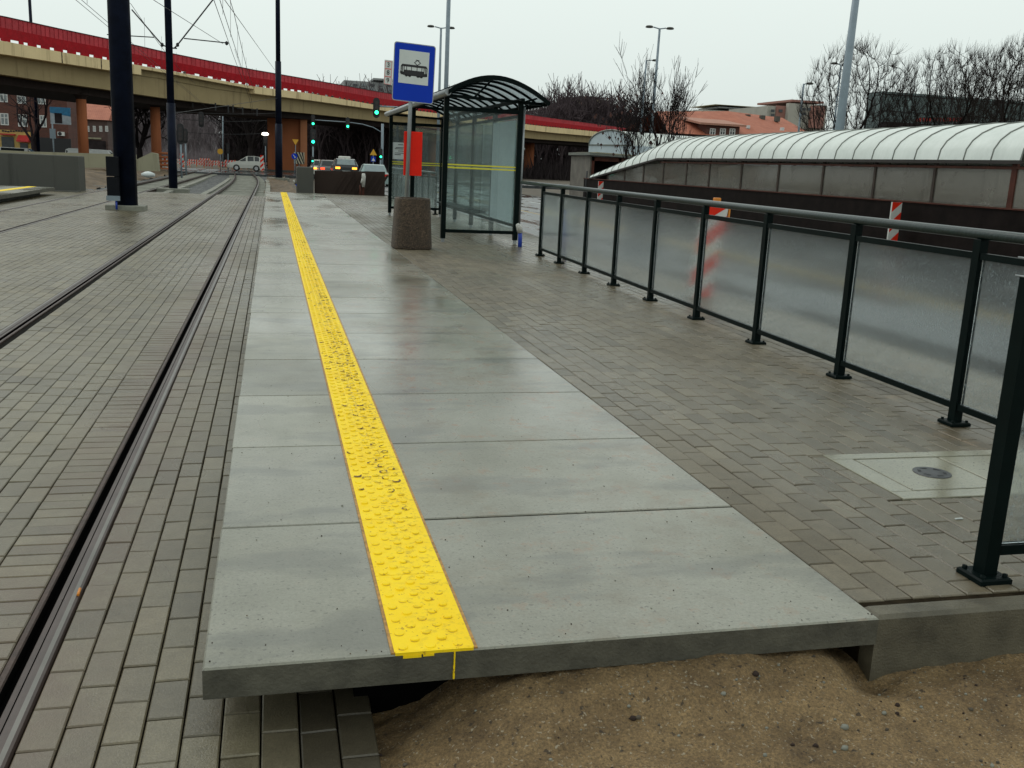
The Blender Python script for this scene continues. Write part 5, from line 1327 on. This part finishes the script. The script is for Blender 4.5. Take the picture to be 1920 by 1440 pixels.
for dx in (0.06, 3.18):
    b.bar((WX+dx, 9, ZE-.13), (WX+dx, 34.5, ZE-.13), .05, .05)
b.build('window_head', 'brown_frame', root)
yp = 41.0; posts = []
yw = [11.8, 14.1, 16.42, 18.8, 21.0, 23.3, 25.65, 27.95, 30.25, 32.1, 34.2, 36.2, 38.3, 40.4]
for i, y in enumerate(yw):
    zt = vz(y)-.05
    if zt-ZW < .15: continue
    big = i == 2
    for dx in (0.08, 3.16): b = MB(); b.box(WX+dx-.03, WX+dx+.03, y-(.07 if big else .04), y+(.07 if big else .04), ZW+.03, zt); b.build('window_post', 'brown_frame' if big else 'grey_frame', root)
    if i+1 < len(yw):
        y2_ = yw[i+1]; z2 = min(vz(y2_)-.05, ZE-.16); z1 = min(zt, ZE-.16)
        for dx in (0.08, 3.16):
            b = MB(); b.add([(WX+dx+s_, yy_, zz) for s_ in (-.004, .004) for yy_, zz in ((y+.045, ZW+.031), (y2_-.045, ZW+.031), (y2_-.045, max(ZW+.04, z2)), (y+.045, z1))],
                [(0,1,2,3), (7,6,5,4), (0,4,5,1), (1,5,6,2), (2,6,7,3), (3,7,4,0)]); b.build('window', 'tunnel_glass', root)
b = MB(); b.tube([(WX+.0, 43.1, -.4), (WX, 43.1, ZW+.35)], .04, 8); b.build('end_post', 'black', root)
# second canopy
pA = at(1122, 292, 58); pB = at(1168, 292, 55)
b = MB()  # added hedge blocks the bright sky behind the canopy windows
for k in range(5200):
    yy_ = U(-4, 66); x_ = 35+U(0, 3.5)+yy_*.06; z0 = U(-.4, 2.6); l_ = U(.5, 1.6); a = U(-.6, .6); w_ = U(.03, .10)
    b.add([(x_, yy_-w_, z0), (x_, yy_+w_, z0), (x_+U(-.3, .3), yy_+a, min(3.6, z0+l_))], [(0, 1, 2)], random.choice((0, 0, 1, 2)))
tag(b.build('added_hedge', ['undergrowth', 'bark_wood', 'mistletoe']), 'ragged hedge added as a dark backdrop behind the canopy windows', 'added_hedge', kind='stuff')
root = thing('far_canopy', 'second white barrel vault canopy with translucent gable behind the kiosk', 'canopy', (pA.x+2, 60, -.2))
dirv = Vector((1, .36, 0)).normalized(); latv = Vector((-dirv.y, dirv.x, 0))
O = Vector((at(1143, 280, 58).x, 58, 0)); wv = 2.1; ztop = at(1140, 244, 58).z; zev = at(1140, 272, 58).z
def v2(s_, t): a = PI*t; return O+dirv*s_+latv*(wv-wv*2*t+0)*.9*1.0+Vector((0, 0, zev+(ztop-zev)*math.sin(a)**.75))
b = MB(); S = [i*1.1 for i in range(18)]
for s_ in S:
    for k in range(NV+1):
        t = k/NV; p = O+dirv*s_+latv*(-wv*math.cos(PI*t)); b.v.append((p.x, p.y, zev+(ztop-zev)*math.sin(PI*t)))
for i in range(len(S)-1):
    for k in range(NV): b.f.append((i*(NV+1)+k, i*(NV+1)+k+1, (i+1)*(NV+1)+k+1, (i+1)*(NV+1)+k)); b.m.append(0); b.sm.append(True)
b.build('vault_sheet', 'vault', root)
b = MB(); g = [O+latv*(-wv*math.cos(PI*k/NV))+Vector((0, 0, zev+(ztop-zev)*math.sin(PI*k/NV))) for k in range(NV+1)]
b.add(g+[O+latv*wv+Vector((0, 0, -.2)), O-latv*wv+Vector((0, 0, -.2))], [tuple(range(NV+3))]); b.build('gable', 'poster', root)
b = MB(); b.tube([q_+Vector((0, 0, .01)) for q_ in g], .06, 6); b.bar(O-latv*wv+Vector((0,0,zev)), O+latv*wv+Vector((0,0,zev)), .08, .08); b.build('gable_frame', 'vault_rib', root)
b = MB()
for sd in (-1, 1):
    q0 = O+latv*wv*sd; q1 = q0+dirv*18.7; b.add([q0+Vector((0,0,-.2)), q1+Vector((0,0,-.2)), q1+Vector((0,0,zev)), q0+Vector((0,0,zev))], [(0,1,2,3)])
b.build('side_wall', 'poster', root)
# kiosk / stair entrance
YKk = 50; k0 = at(1070, 290, YKk); k1 = at(1110, 286, YKk); k2 = at(1215, 292, YKk)
M['kiosk_wall'] = plain('grimy_kiosk_wall', (.15, .135, .115), .7, var=.4, scale=2)
root = thing('stair_kiosk', 'small brown framed entrance hut with corrugated roof beside the canopy', 'kiosk', (k1.x, YKk, -.2))
b = MB(); b.box(k1.x-.08, k1.x+.02, YKk, YKk+3.4, -.3, k1.z-.18); b.build('side_wall', 'kiosk_wall', root)
b = MB()
for x_ in (k1.x+.02, k1.x+1.5, k2.x-.1): b.box(x_, x_+.12, YKk-.1, YKk+.02, -.3, k1.z-.2)
b.box(k1.x+.02, k2.x, YKk-.1, YKk+.02, k1.z-.42, k1.z-.2); b.build('frame', 'brown_frame', root)
b = MB(); b.box(k1.x+.02, k2.x, YKk+1.5, YKk+2, -.3, k1.z-.3); b.build('back_wall', 'dark_wall', root)
b = MB(); b.prism([(k1.x-.25, k1.z-.14), (k2.x, k1.z-.2), (k2.x, k1.z-.10), (k1.x-.25, k1.z)], lambda u, v: (u, YKk-.35, v), (0, 3.8, .0)); b.build('roof', 'vault_rib', root)
b = MB()
for k in range(26): x_ = k1.x+.15+k*(k2.x-k1.x-.2)/26; b.box(x_, x_+.05, YKk-.37, YKk+3.4, k1.z-.03-.08*(k/26), k1.z+.035-.08*(k/26))
b.build('corrugation', 'conc_light', root)

# ================================================================ LAMPS
def lamp(name, label, px, py_top, py_low, Y, r0, r1, heads, mat='lamp_grey', lean=0., hw=.9):
    t = at(px, py_top, Y); g0 = at(px+ (-.075 if px > 1000 else -.03)*(0), py_low, Y)
    x0_ = t.x+lean
    r_ = thing(name, label, 'street lamp', (x0_, Y, -.4), 'street lamps')
    b = MB(); b.tube([(x0_, Y, -.45), (x0_+(t.x-x0_)*.5, Y, t.z*.5), (t.x, Y, t.z)], r0, 10, r_end=r1); b.build('pole', mat, r_)
    for s_ in heads:
        b = MB(); b.tube([(t.x, Y, t.z-.05), (t.x+s_*hw*.6, Y, t.z+.05)], .05, 6); ar = b.build('arm', mat, r_)
        b = MB(); b.lathe([(0, -.09), (.28, -.05), (.34, 0), (.25, .1), (0, .14)], (t.x+s_*hw, Y, t.z+.03), 10); b.build('lamp_head', 'conc_grey', r_)
    return r_
lamp('street_lamp', 'tall double headed lamp above the young trees', 1237, 53, 240, 78, .16, .09, (-1, 1), lean=-.1)
lamp('street_lamp', 'shorter single headed lamp left of the tall double lamp', 1212, 113, 240, 92, .15, .08, (1,), lean=-.1)
lamp('street_lamp', 'double headed lamp rising behind the shelter roof', 827, 52, 200, 88, .16, .09, (-1, 1))
lamp('street_lamp', 'thick plain lamp pole rising behind the shelter roof', 843, -60, 150, 70, .17, .14, ())
lamp('street_lamp', 'thick light grey pole standing behind the white canopy', 1616, -90, 250, 28.5, .17, .10, (), lean=-.1)
lamp('street_lamp', 'small single lamp before the cream and brick block', 1507, 157, 240, 80, .12, .08, (1,), hw=.6)
lamp('street_lamp', 'small double lamp half hidden by the thick grey pole', 1577, 121, 240, 84, .12, .08, (-1, 1), hw=.7)
lamp('street_lamp', 'dark pole rising behind the viaduct at the far left', 53, -40, 60, 92, .14, .12, (), 'pole_blue')

# ================================================================ TRAFFIC LIGHTS
def head(parent, c, s_, lit=2, mat='green_lit', n=3, back=True):
    x, y, z = c; b = MB(); hh = n*.30*s_; w_ = .15*s_
    if back: b.prism([(x+(w_+.07*s_)*math.cos(t*PI/10)*1.0, z+math.copysign(hh/2-.02, math.sin(t*PI/10+.01))+ (w_+.07*s_)*math.sin(t*PI/10)) for t in range(20)], lambda u, v: (u, y+.1, v), (0, .02, 0))
    b.prism([(x+w_*math.cos(t*PI/10), z+math.copysign(hh/2-w_, math.sin(t*PI/10+.01))+w_*math.sin(t*PI/10)) for t in range(20)], lambda u, v: (u, y-.08, v), (0, .17, 0))
    o = b.build('signal_head', 'black', parent)
    for k in range(n):
        zz = z+hh/2-(k+.5)*.30*s_; b = MB(); b.disc((x, y-.095, zz), .115*s_, (0, -1, 0), 16); b.build('lens', mat if k == lit else 'lens_dark', o)
    return o
def tl(label, px, py, Y, s_=1., lit=2, mat='green_lit', n=3, pole=True, arm=None, zbase=-.4):
    c = at(px, py, Y); r_ = thing('traffic_light', label, 'traffic light', (c.x, Y, zbase), 'traffic lights at the crossing')
    head(r_, (c.x, Y, c.z), s_, lit, mat, n)
    if pole: b = MB(); b.tube([(c.x, Y+.16, zbase), (c.x, Y+.16, c.z)], .055, 8); b.build('pole', 'lamp_grey', r_)
    return r_, c
r_, c = tl('big green traffic light hanging left of the stop sign', 706, 202, 66, 1.0, pole=False)
b = MB(); m_ = at(768, 206, 66); b.tube([(c.x, 66.15, c.z+.1), (m_.x, 66.15, m_.z+.15), (m_.x+.3, 66.15, m_.z)], .05, 8); b.tube([(m_.x+.3, 66.15, -.4), (m_.x+.3, 66.15, m_.z+.1)], .09, 8); b.build('mast', 'lamp_grey', r_)
YG = 84
g0 = at(717, 250, YG); r_ = thing('signal_gantry', 'curved grey mast arm carrying two green lights over the road', 'traffic light', (g0.x, YG, -.4))
b = MB(); b.tube([(g0.x, YG, -.4), (g0.x, YG, at(716, 232, YG).z)], .11, 10); b.build('mast', 'lamp_grey', r_)
b = MB(); b.tube([at(717, 249, YG), at(700, 239, YG), at(680, 233, YG), at(652, 229, YG), at(590, 225, YG)], .035, 8); b.build('arm', 'lamp_grey', r_)
for px, py in ((587, 226.5), (652, 231.5)): c = at(px, py, YG-.2); head(r_, c, .78)
tl('green traffic light on the mast at the shelter edge', 714, 289, 80, .7, n=3, mat='green_lit')
r_, c = tl('traffic light with turquoise lamp on a pole right of the wide pier', 587, 258, 72, .95, mat='cyan_lit')
c = at(586, 300, 72); head(r_, (c.x, 72, c.z), .5, 1, 'cyan_lit', 2)
tl('dark traffic light head hanging under the viaduct', 377, 224, 88, 1., lit=9, pole=False)
tl('dark traffic light seen from the side beside the slim pole', 338, 251, 66, 1.0, lit=9)
tl('smaller dark traffic light right of the slim navy pole', 347, 255, 74, .8, lit=9)
tl('dark traffic light in front of the crossing trees', 427, 278, 100, .8, lit=9)
r_, c = tl('dark traffic light with a white lamp left of the wide pier', 497.5, 261, 98, 1., lit=9)
b = MB(); d_ = at(497, 251, 97.8); b.lathe([(0, -.16), (.30, -.10), (.34, 0), (.22, .12), (0, .14)], d_, 12); b.build('white_lamp', 'white_lit', r_)
# signs
def post_sign(name, label, px, py, Y, shape, size, mat, border=None):
    c = at(px, py, Y); r_ = thing(name, label, 'road sign', (c.x, Y, -.4)); b = MB()
    poly = {'tri': [(math.cos(a)*size, math.sin(a)*size) for a in (PI/2, PI*7/6, PI*11/6)], 'itri': [(math.cos(a)*size, math.sin(a)*size) for a in (-PI/2, PI/6, PI*5/6)],
            'disc': [(math.cos(2*PI*k/16)*size, math.sin(2*PI*k/16)*size) for k in range(16)], 'sq': [(-size, -size), (size, -size), (size, size), (-size, size)]}[shape]
    b.prism(poly, lambda u, v: (c.x+u, Y-.05, c.z+v), (0, .03, 0)); b.build('sign_face', mat, r_)
    b = MB(); b.tube([(c.x, Y+.02, -.4), (c.x, Y+.02, c.z+size*.5)], .035, 6); b.build('post', 'lamp_grey', r_); return r_, c
post_sign('yield_sign', 'yellow downward triangle sign in front of the wide orange pier', 554, 265, 98, 'itri', .36, 'yellow_sign')
r_, c = post_sign('keep_right_sign', 'round blue arrow sign beside the striped marker', 552, 293, 97, 'disc', .28, 'blue_sign')
b = MB(); b.bar((c.x-.12, 96.93, c.z+.13), (c.x+.12, 96.93, c.z-.13), .01, .05); b.bar((c.x+.12, 96.93, c.z-.13), (c.x+.12, 96.93, c.z+.02), .01, .05); b.bar((c.x+.12, 96.93, c.z-.13), (c.x-.02, 96.93, c.z-.13), .01, .05); b.build('arrow', 'white_sign', r_)
m0 = at(551, 285, 101); m1 = at(571, 308, 101)
root = thing('striped_marker', 'black and cream striped hazard board on the wide pier', 'hazard board', (m0.x, 101, -.3)); b = MB(); b.box(m0.x, m1.x, 101, 101.1, m1.z, m0.z); b.build('board', 'black', root)
b = MB(); W_, H_ = m1.x-m0.x, m0.z-m1.z
for k in range(-3, 6):
    s0 = k*.30
    poly = []
    for u, v in ((s0, H_), (s0+.13, H_), (s0+.13+H_*.45, 0), (s0+H_*.45, 0)): poly.append((min(W_, max(0, u)), v))
    if max(p_[0] for p_ in poly)-min(p_[0] for p_ in poly) > .02: b.prism(poly, lambda u, v: (m0.x+u, 100.985, m1.z+v), (0, .01, 0))
b.build('stripe', 'stripe_cream', root)
b = MB(); b.tube([(m0.x+.5, 101.15, -.4), (m0.x+.5, 101.15, m1.z+.2)], .04, 6); b.build('post', 'lamp_grey', root)
post_sign('warning_sign', 'small yellow round sign in front of the misty tram line', 413, 284, 96, 'disc', .26, 'yellow_sign')
r_, c = post_sign('roadwork_sign', 'orange triangle road sign above a small blue plate', 700, 287, 74, 'tri', .30, 'yellow_sign')
b = MB(); b.box(c.x-.17, c.x+.17, 73.93, 73.96, c.z-.62, c.z-.25); b.build('blue_plate', 'blue_sign', r_)
b = MB(); b.prism([(-.13, -.58), (.13, -.58), (0, -.32)], lambda u, v: (c.x+u, 73.92, c.z+v), (0, .008, 0)); b.build('white_triangle', 'white_sign', r_)

# ================================================================ BEACONS AND BARRIERS
def beacon_geo(root, w_, z0, z1, d=.05, lean=0., y=0.):
    b = MB(); b.prism([(-w_/2, z0), (w_/2, z0), (w_/2+lean, z1), (-w_/2+lean, z1)], lambda u, v: (u, y, v), (0, d, 0)); pl_ = b.build('panel', 'red_white_white', root, local=True)
    b = MB(); n = max(2, round((z1-z0)/.42)); hh = (z1-z0)/n
    for s_ in (-1, ):
        for k in range(-1, n+1):
            zt_ = z1-k*hh; d_ = w_*.95
            P_ = [(-w_/2, zt_-hh*.5), (w_/2, zt_-hh*.5+d_), (w_/2, zt_+d_), (-w_/2, zt_)]
            Q_ = []
            for i in range(4):
                a_, c_ = P_[i], P_[(i+1) % 4]
                Q_.append((a_[0], min(z1, max(z0, a_[1]))))
            if max(v for _, v in Q_)-min(v for _, v in Q_) > .02 and Q_[3][1]-Q_[0][1]+Q_[2][1]-Q_[1][1] > .02:
                b.prism(Q_, lambda u, v: (u+lean*(v-z0)/(z1-z0), y-.004, v), (0, .003, 0))
    b.build('red_band', 'red_white_red', pl_, local=True)
def beacon(label, loc, w_=.25, z0=.30, z1=1.25, lean=0., handle=False):
    r_ = thing('traffic_beacon', label, 'traffic beacon', loc, 'red and white beacons by the road')
    beacon_geo(r_, w_, z0, z1, lean=lean)
    b = MB(); b.cbox(-.4, .4, -.2, .25, 0, .10, .02); b.build('foot', 'black', r_, local=True)
    b = MB(); b.cbox(-.03, .03, .0, .05, .1, z0, .002); 
    b.build('stem', 'orange_plastic', r_, local=True)
    if handle:
        b = MB(); e_ = .018
        b.box(-w_/2-e_+lean, w_/2+e_+lean, -.01, .06, z1, z1+.03); b.box(-w_/2-e_+lean, -w_/2+lean, -.01, .06, z1-.12, z1); b.box(w_/2+lean, w_/2+e_+lean, -.01, .06, z1-.12, z1)
        b.cbox(-.035+lean, .035+lean, .0, .05, z1+.03, z1+.09, .005); b.build('orange_handle', 'orange_plastic', r_, local=True)
    return r_
pb = on(1306, 590, -.2); 
tb = at(1346, 378, pb.y)
beacon('red and white beacon with orange handle leaning behind the railing glass', (pb.x, pb.y, -.2), .27, .12, tb.z+.15, lean=tb.x-pb.x, handle=True)
q_ = at(1675, 440, 19.5); beacon('red and white beacon before the dark canopy wall on the right', (q_.x, 19.5, -.2), .25, .22, at(1677, 379, 19.5).z+.2)
q_ = at(1126, 360, 40); beacon('small distant red and white beacon at the low end of the canopy', (q_.x, 40, -.2), .22, .2, at(1127, 340, 40).z+.2)
# distant roadwork barriers
proto = thing('road_barrier', 'low red and white roadwork barrier board beyond the crossing', 'barrier', (0, 0, 0), 'roadwork barriers beyond the crossing')
b = MB(); b.box(-.75, .75, 0, .04, .75, 1.0); b.box(-.75, .75, 0, .04, .35, .6); bd = b.build('board', 'red_white_white', proto, local=True)
b = MB()
for k in range(4):
    for z in (.35, .75): b.prism([(-.7+k*.37, z), (-.52+k*.37, z), (-.42+k*.37, z+.25), (-.60+k*.37, z+.25)], lambda u, v: (u, -.006, v), (0, .004, 0))
b.build('red_band', 'red_white_red', bd, local=True)
for x_ in (-.6, .54): b = MB(); b.box(x_, x_+.06, .04, .09, 0, 1.05); b.build('leg', 'orange_plastic', proto, local=True)
spots = [(306, 104), (322, 108), (335, 118), (350, 112), (362, 125), (376, 118), (390, 110), (402, 122), (420, 112), (432, 118), (444, 109), (457, 120), (478, 112), (488, 108), (299, 100), (384, 130)]
for k, (px, Y) in enumerate(spots):
    p = gpos(px, Y, -.35)
    if k == 0: proto.location = p; proto.rotation_euler = (0, 0, .3)
    else: dup(proto, p, None, U(-.6, .6), U(.65, .95))
q_ = at(343, 300, 92); beacon('red and orange beacon standing under the viaduct near the slim pole', (q_.x-.1, 92, -.3), .3, .2, 1.45)
q_ = at(489, 300, 95); beacon('striped beacon at the left foot of the wide pier', (q_.x+.1, 95, -.3), .3, .2, 1.6)
# orange pipe coils by the second column
q_ = at(302, 310, 88); b = MB()
for k in range(5): b.tube([(q_.x-.5+.0*k, 88, -.2+k*.32), (q_.x+.6, 88, -.2+k*.32)], .10, 8)
tag(b.build('orange_stack', 'pier'), 'orange stacked plastic barrier pile at the foot of the second column', 'barrier pile')

# ================================================================ CARS
def car(label, loc, rz, body, L=4.2, Wd=1.7, Ht=1.43, kind='hatch', glass_='car_glass', tail=None, taxi=False, cat='car', group=None):
    r_ = thing('parked_car' if cat == 'car' else 'van', label, cat, loc, group, rz)
    h = Ht; hw = Wd/2; x0 = -L/2; x1 = L/2
    # stations: x, half width, belt z, roof z, roof half width   (front = +x)
    if kind == 'van':
        st = [(x0, .92, .95, 1.0, .9), (x0+.06, .97, 1.0, h-.12, .84), (x0+.3, 1, h-.2, h, .84), (-.1*L, 1, h-.2, h, .84), (x1-1.35, 1, h-.2, h-.03, .82), (x1-.75, 1, 1.0, 1.08, .84), (x1-.12, .95, .78, .80, .88), (x1, .85, .6, .62, .85)]
    elif kind == 'sedan':
        st = [(x0, .88, .75, .78, .84), (x0+.08, .96, .88, .92, .86), (x0+.75, 1, .92, .96, .84), (x0+1.25, 1, .92, h-.04, .72), (x0+1.7, 1, .92, h, .72), (x1-1.9, 1, .90, h-.02, .72), (x1-1.15, 1, .88, .93, .80), (x1-.15, .95, .72, .74, .86), (x1, .85, .55, .57, .82)]
    else:
        st = [(x0, .90, .80, .84, .86), (x0+.10, .97, .92, .98, .84), (x0+.42, 1, .92, h-.06, .74), (x0+.9, 1, .92, h, .74), (x1-1.75, 1, .90, h-.02, .73), (x1-1.0, 1, .88, .94, .80), (x1-.15, .95, .72, .75, .86), (x1, .85, .55, .57, .82)]
    zb = .28; B = MB(); G = MB(); n = 7
    def ring(s_):
        x, w_, bz, rz_, rw = s_
        return [(x, -w_*hw*.96, zb), (x, -w_*hw, (zb+bz)/2), (x, -w_*hw*.985, bz), (x, -rw*hw, rz_), (x, rw*hw, rz_), (x, w_*hw*.985, bz), (x, w_*hw, (zb+bz)/2), (x, w_*hw*.96, zb)]
    Rg = [ring(s_) for s_ in st]
    for i in range(len(st)-1):
        a, c_ = Rg[i], Rg[i+1]; dz = st[i+1][3]-st[i][3]; tall = max(st[i][3]-st[i][2], st[i+1][3]-st[i+1][2]) > .25; both = min(st[i][3]-st[i][2], st[i+1][3]-st[i+1][2]) > .25
        for k in range(7):
            quad = [a[k], a[k+1], c_[k+1], c_[k]]
            B.add(quad, [(3, 2, 1, 0)], 0, False)
            if k in (2, 4) and tall:
                cen = sum((Vector(v) for v in quad), Vector())/4; q2_ = [cen+(Vector(v)-cen)*(.86 if both else .70)+Vector((0, (-.012 if k == 2 else .012), 0)) for v in quad]; G.add(q2_, [(3, 2, 1, 0)])
            if k == 3 and abs(dz) > .25:
                cen = sum((Vector(v) for v in quad), Vector())/4; up = Vector((-.015 if dz > 0 else .015, 0, .012)); G.add([cen+(Vector(v)-cen)*.88+up for v in quad], [(3, 2, 1, 0)])
    B.add(Rg[0], [tuple(range(8))]); B.add(Rg[-1], [tuple(range(8))[::-1]])
    bo = B.build('body', body, r_, local=True); G.build('window', glass_, r_, local=True)
    for xx in (x0+.72, x1-.78):
        for sy in (-1, 1):
            b = MB(); b.tube([(xx, sy*(hw-.16), .30), (xx, sy*(hw+.01), .30)], .30, 18); wh = b.build('wheel', 'tyre', r_, local=True)
            b = MB(); b.tube([(xx, sy*(hw-.1), .30), (xx, sy*(hw+.022), .30)], .17, 12); b.build('rim', 'rim', wh, local=True)
    for sy in (-1, 1):
        b = MB(); b.box(x0-.02, x0+.06, sy*hw*.66-.16, sy*hw*.66+.16, .72, .86); b.build('tail_light', tail if tail else 'red_box', r_, local=True)
        b = MB(); b.box(x1-.14, x1+.0, sy*hw*.62-.16, sy*hw*.62+.16, .56, .68); b.build('headlight', 'head_lamp', r_, local=True)
    b = MB(); b.box(x0-.03, x0, -.26, .26, .50, .61); b.build('number_plate', 'white_sign', r_, local=True)
    b = MB(); b.box(x0-.05, x0+.1, -hw*.88, hw*.88, .30, .47); b.box(x1-.08, x1+.04, -hw*.82, hw*.82, .28, .45); b.build('bumper', body if body != 'car_dark' else 'black', r_, local=True)
    if taxi: b = MB(); b.cbox(-.5, -.25, -.42, .42, Ht+.005, Ht+.17, .04); b.build('roof_sign', 'taxi_lit', r_, local=True)
    return r_
Yc = 104; p = at(465, 318, Yc)
car('small silver hatchback crossing the tram tracks', (p.x, Yc-7, -.235), PI, 'car_silver', 3.3, 1.5, 1.42)
def cp(px, Y): return gpos(px, Y, 0)
cg = 'cars queueing behind the board wall'
p = cp(645, 72); car('black taxi with white roof sign and lit tail lights', (p.x, 72, at(645, 297.5, 72).z-1.43), PI/2, 'car_dark', 4.4, 1.75, 1.43, 'hatch', 'car_glass_light', 'tail_amber', True, group=cg)
p = cp(616, 80); car('dark car with red brake light between taxi and silver estate', (p.x, 80, at(616, 300, 80).z-1.45), PI/2, 'car_grey', 4.2, 1.7, 1.45, 'hatch', 'car_glass', 'tail', group=cg)
p = cp(601, 86); car('silver estate with amber tail light at the left of the queue', (p.x, 86, at(601, 299.5, 86).z-1.5), PI/2, 'car_silver', 4.4, 1.75, 1.5, 'hatch', 'car_glass', 'tail_amber', group=cg)
p = cp(699, 62); car('pale teal car with fogged rear window near the shelter', (p.x, 62, at(699, 308, 62).z-1.42), PI/2, 'car_teal', 4.3, 1.72, 1.42, 'sedan', 'car_glass_light', None, group=cg)
p = cp(40, 86); car('white estate car in front of the shop', (p.x, 86, at(45, 277.5, 86).z-1.45), .0, 'car_white', 4.6, 1.75, 1.45)
p = cp(182, 88); car('white van roof showing above the concrete wall', (p.x, 88, at(180, 280, 88).z-1.75), .0, 'car_white', 4.6, 1.8, 1.75, 'van', cat='van')
for k, (x_, y_, lab) in enumerate(((20.5, 31.0, 'white parked car seen dimly through the left canopy windows'), (20.5, 26.0, 'white parked car seen dimly through the middle canopy windows'), (20.5, 21.2, 'white parked car seen dimly through the right canopy windows'))):
    car(lab, (x_, y_, -.25), PI/2+.02*k, 'car_white', 4.3, 1.72, 1.45, group='white cars behind the canopy')
b = MB(); b.box(17.3, 34, 5, 60, -.5, -.25); struct(b.build('far_road', 'asphalt'), 'wet asphalt parking road behind the canopy', 'road')

# ================================================================ CAMERA, LIGHT, WORLD
cd = bpy.data.cameras.new('camera'); cam = bpy.data.objects.new('camera', cd); COL.objects.link(cam); sc.camera = cam
cd.sensor_fit = 'HORIZONTAL'; cd.sensor_width = 36.; cd.lens = F/1920*36.; cd.clip_start = .05; cd.clip_end = 4000
rm = Matrix(((AX.x, AX.y, AX.z), (AY.x, AY.y, AY.z), (AZ.x, AZ.y, AZ.z)))
cam.matrix_world = Matrix.Translation((0, 0, H)) @ rm.to_4x4()
sun_el, sun_az = math.radians(48), math.radians(-35)      # azimuth from +Y
sd = bpy.data.lights.new('sun', 'SUN'); sd.energy = .6; sd.angle = math.radians(25); sd.color = (1, .985, .95)
so = bpy.data.objects.new('sun', sd); COL.objects.link(so)
dv = Vector((math.sin(sun_az)*math.cos(sun_el), math.cos(sun_az)*math.cos(sun_el), math.sin(sun_el)))
so.rotation_euler = dv.to_track_quat('Z', 'Y').to_euler(); so.location = (0, 0, 30)
W = bpy.data.worlds.new('World'); sc.world = W; W.use_nodes = True; nt = W.node_tree; bg = nt.nodes['Background']
sky = nt.nodes.new('ShaderNodeTexSky'); sky.sky_type = 'NISHITA'; sky.sun_disc = False; sky.sun_elevation = sun_el; sky.sun_rotation = sun_az
hs = nt.nodes.new('ShaderNodeHueSaturation'); hs.inputs['Saturation'].default_value = .15; hs.inputs['Value'].default_value = .08
nt.links.new(sky.outputs[0], hs.inputs['Color'])
tc = nt.nodes.new('ShaderNodeTexCoord'); sp = nt.nodes.new('ShaderNodeSeparateXYZ'); nt.links.new(tc.outputs['Generated'], sp.inputs[0])
gr = ramp(nt, sp.outputs['Z'], [(0., (.66, .73, .70)), (.08, (.78, .87, .83)), (.20, (.89, .985, .935)), (1., (.86, .93, .90))])
cl = ramp(nt, noise(nt, 1.6, 5, .55, vec=tc.outputs['Generated'], stretch=(1, 1, 2.5)), [(.35, .475), (.65, .515)])
gr = mix(nt, 1., gr, cl, 'OVERLAY')
col = mix(nt, .88, hs.outputs[0], gr)
nt.links.new(col, bg.inputs['Color']); bg.inputs['Strength'].default_value = 1.0
sc.view_settings.view_transform = 'Standard'; sc.view_settings.look = 'None'; sc.view_settings.exposure = 0
sc.cycles.max_bounces = 10; sc.cycles.transmission_bounces = 8; sc.cycles.transparent_max_bounces = 12
sc.cycles.use_denoising = True
sc.cycles.sample_clamp_indirect = 6
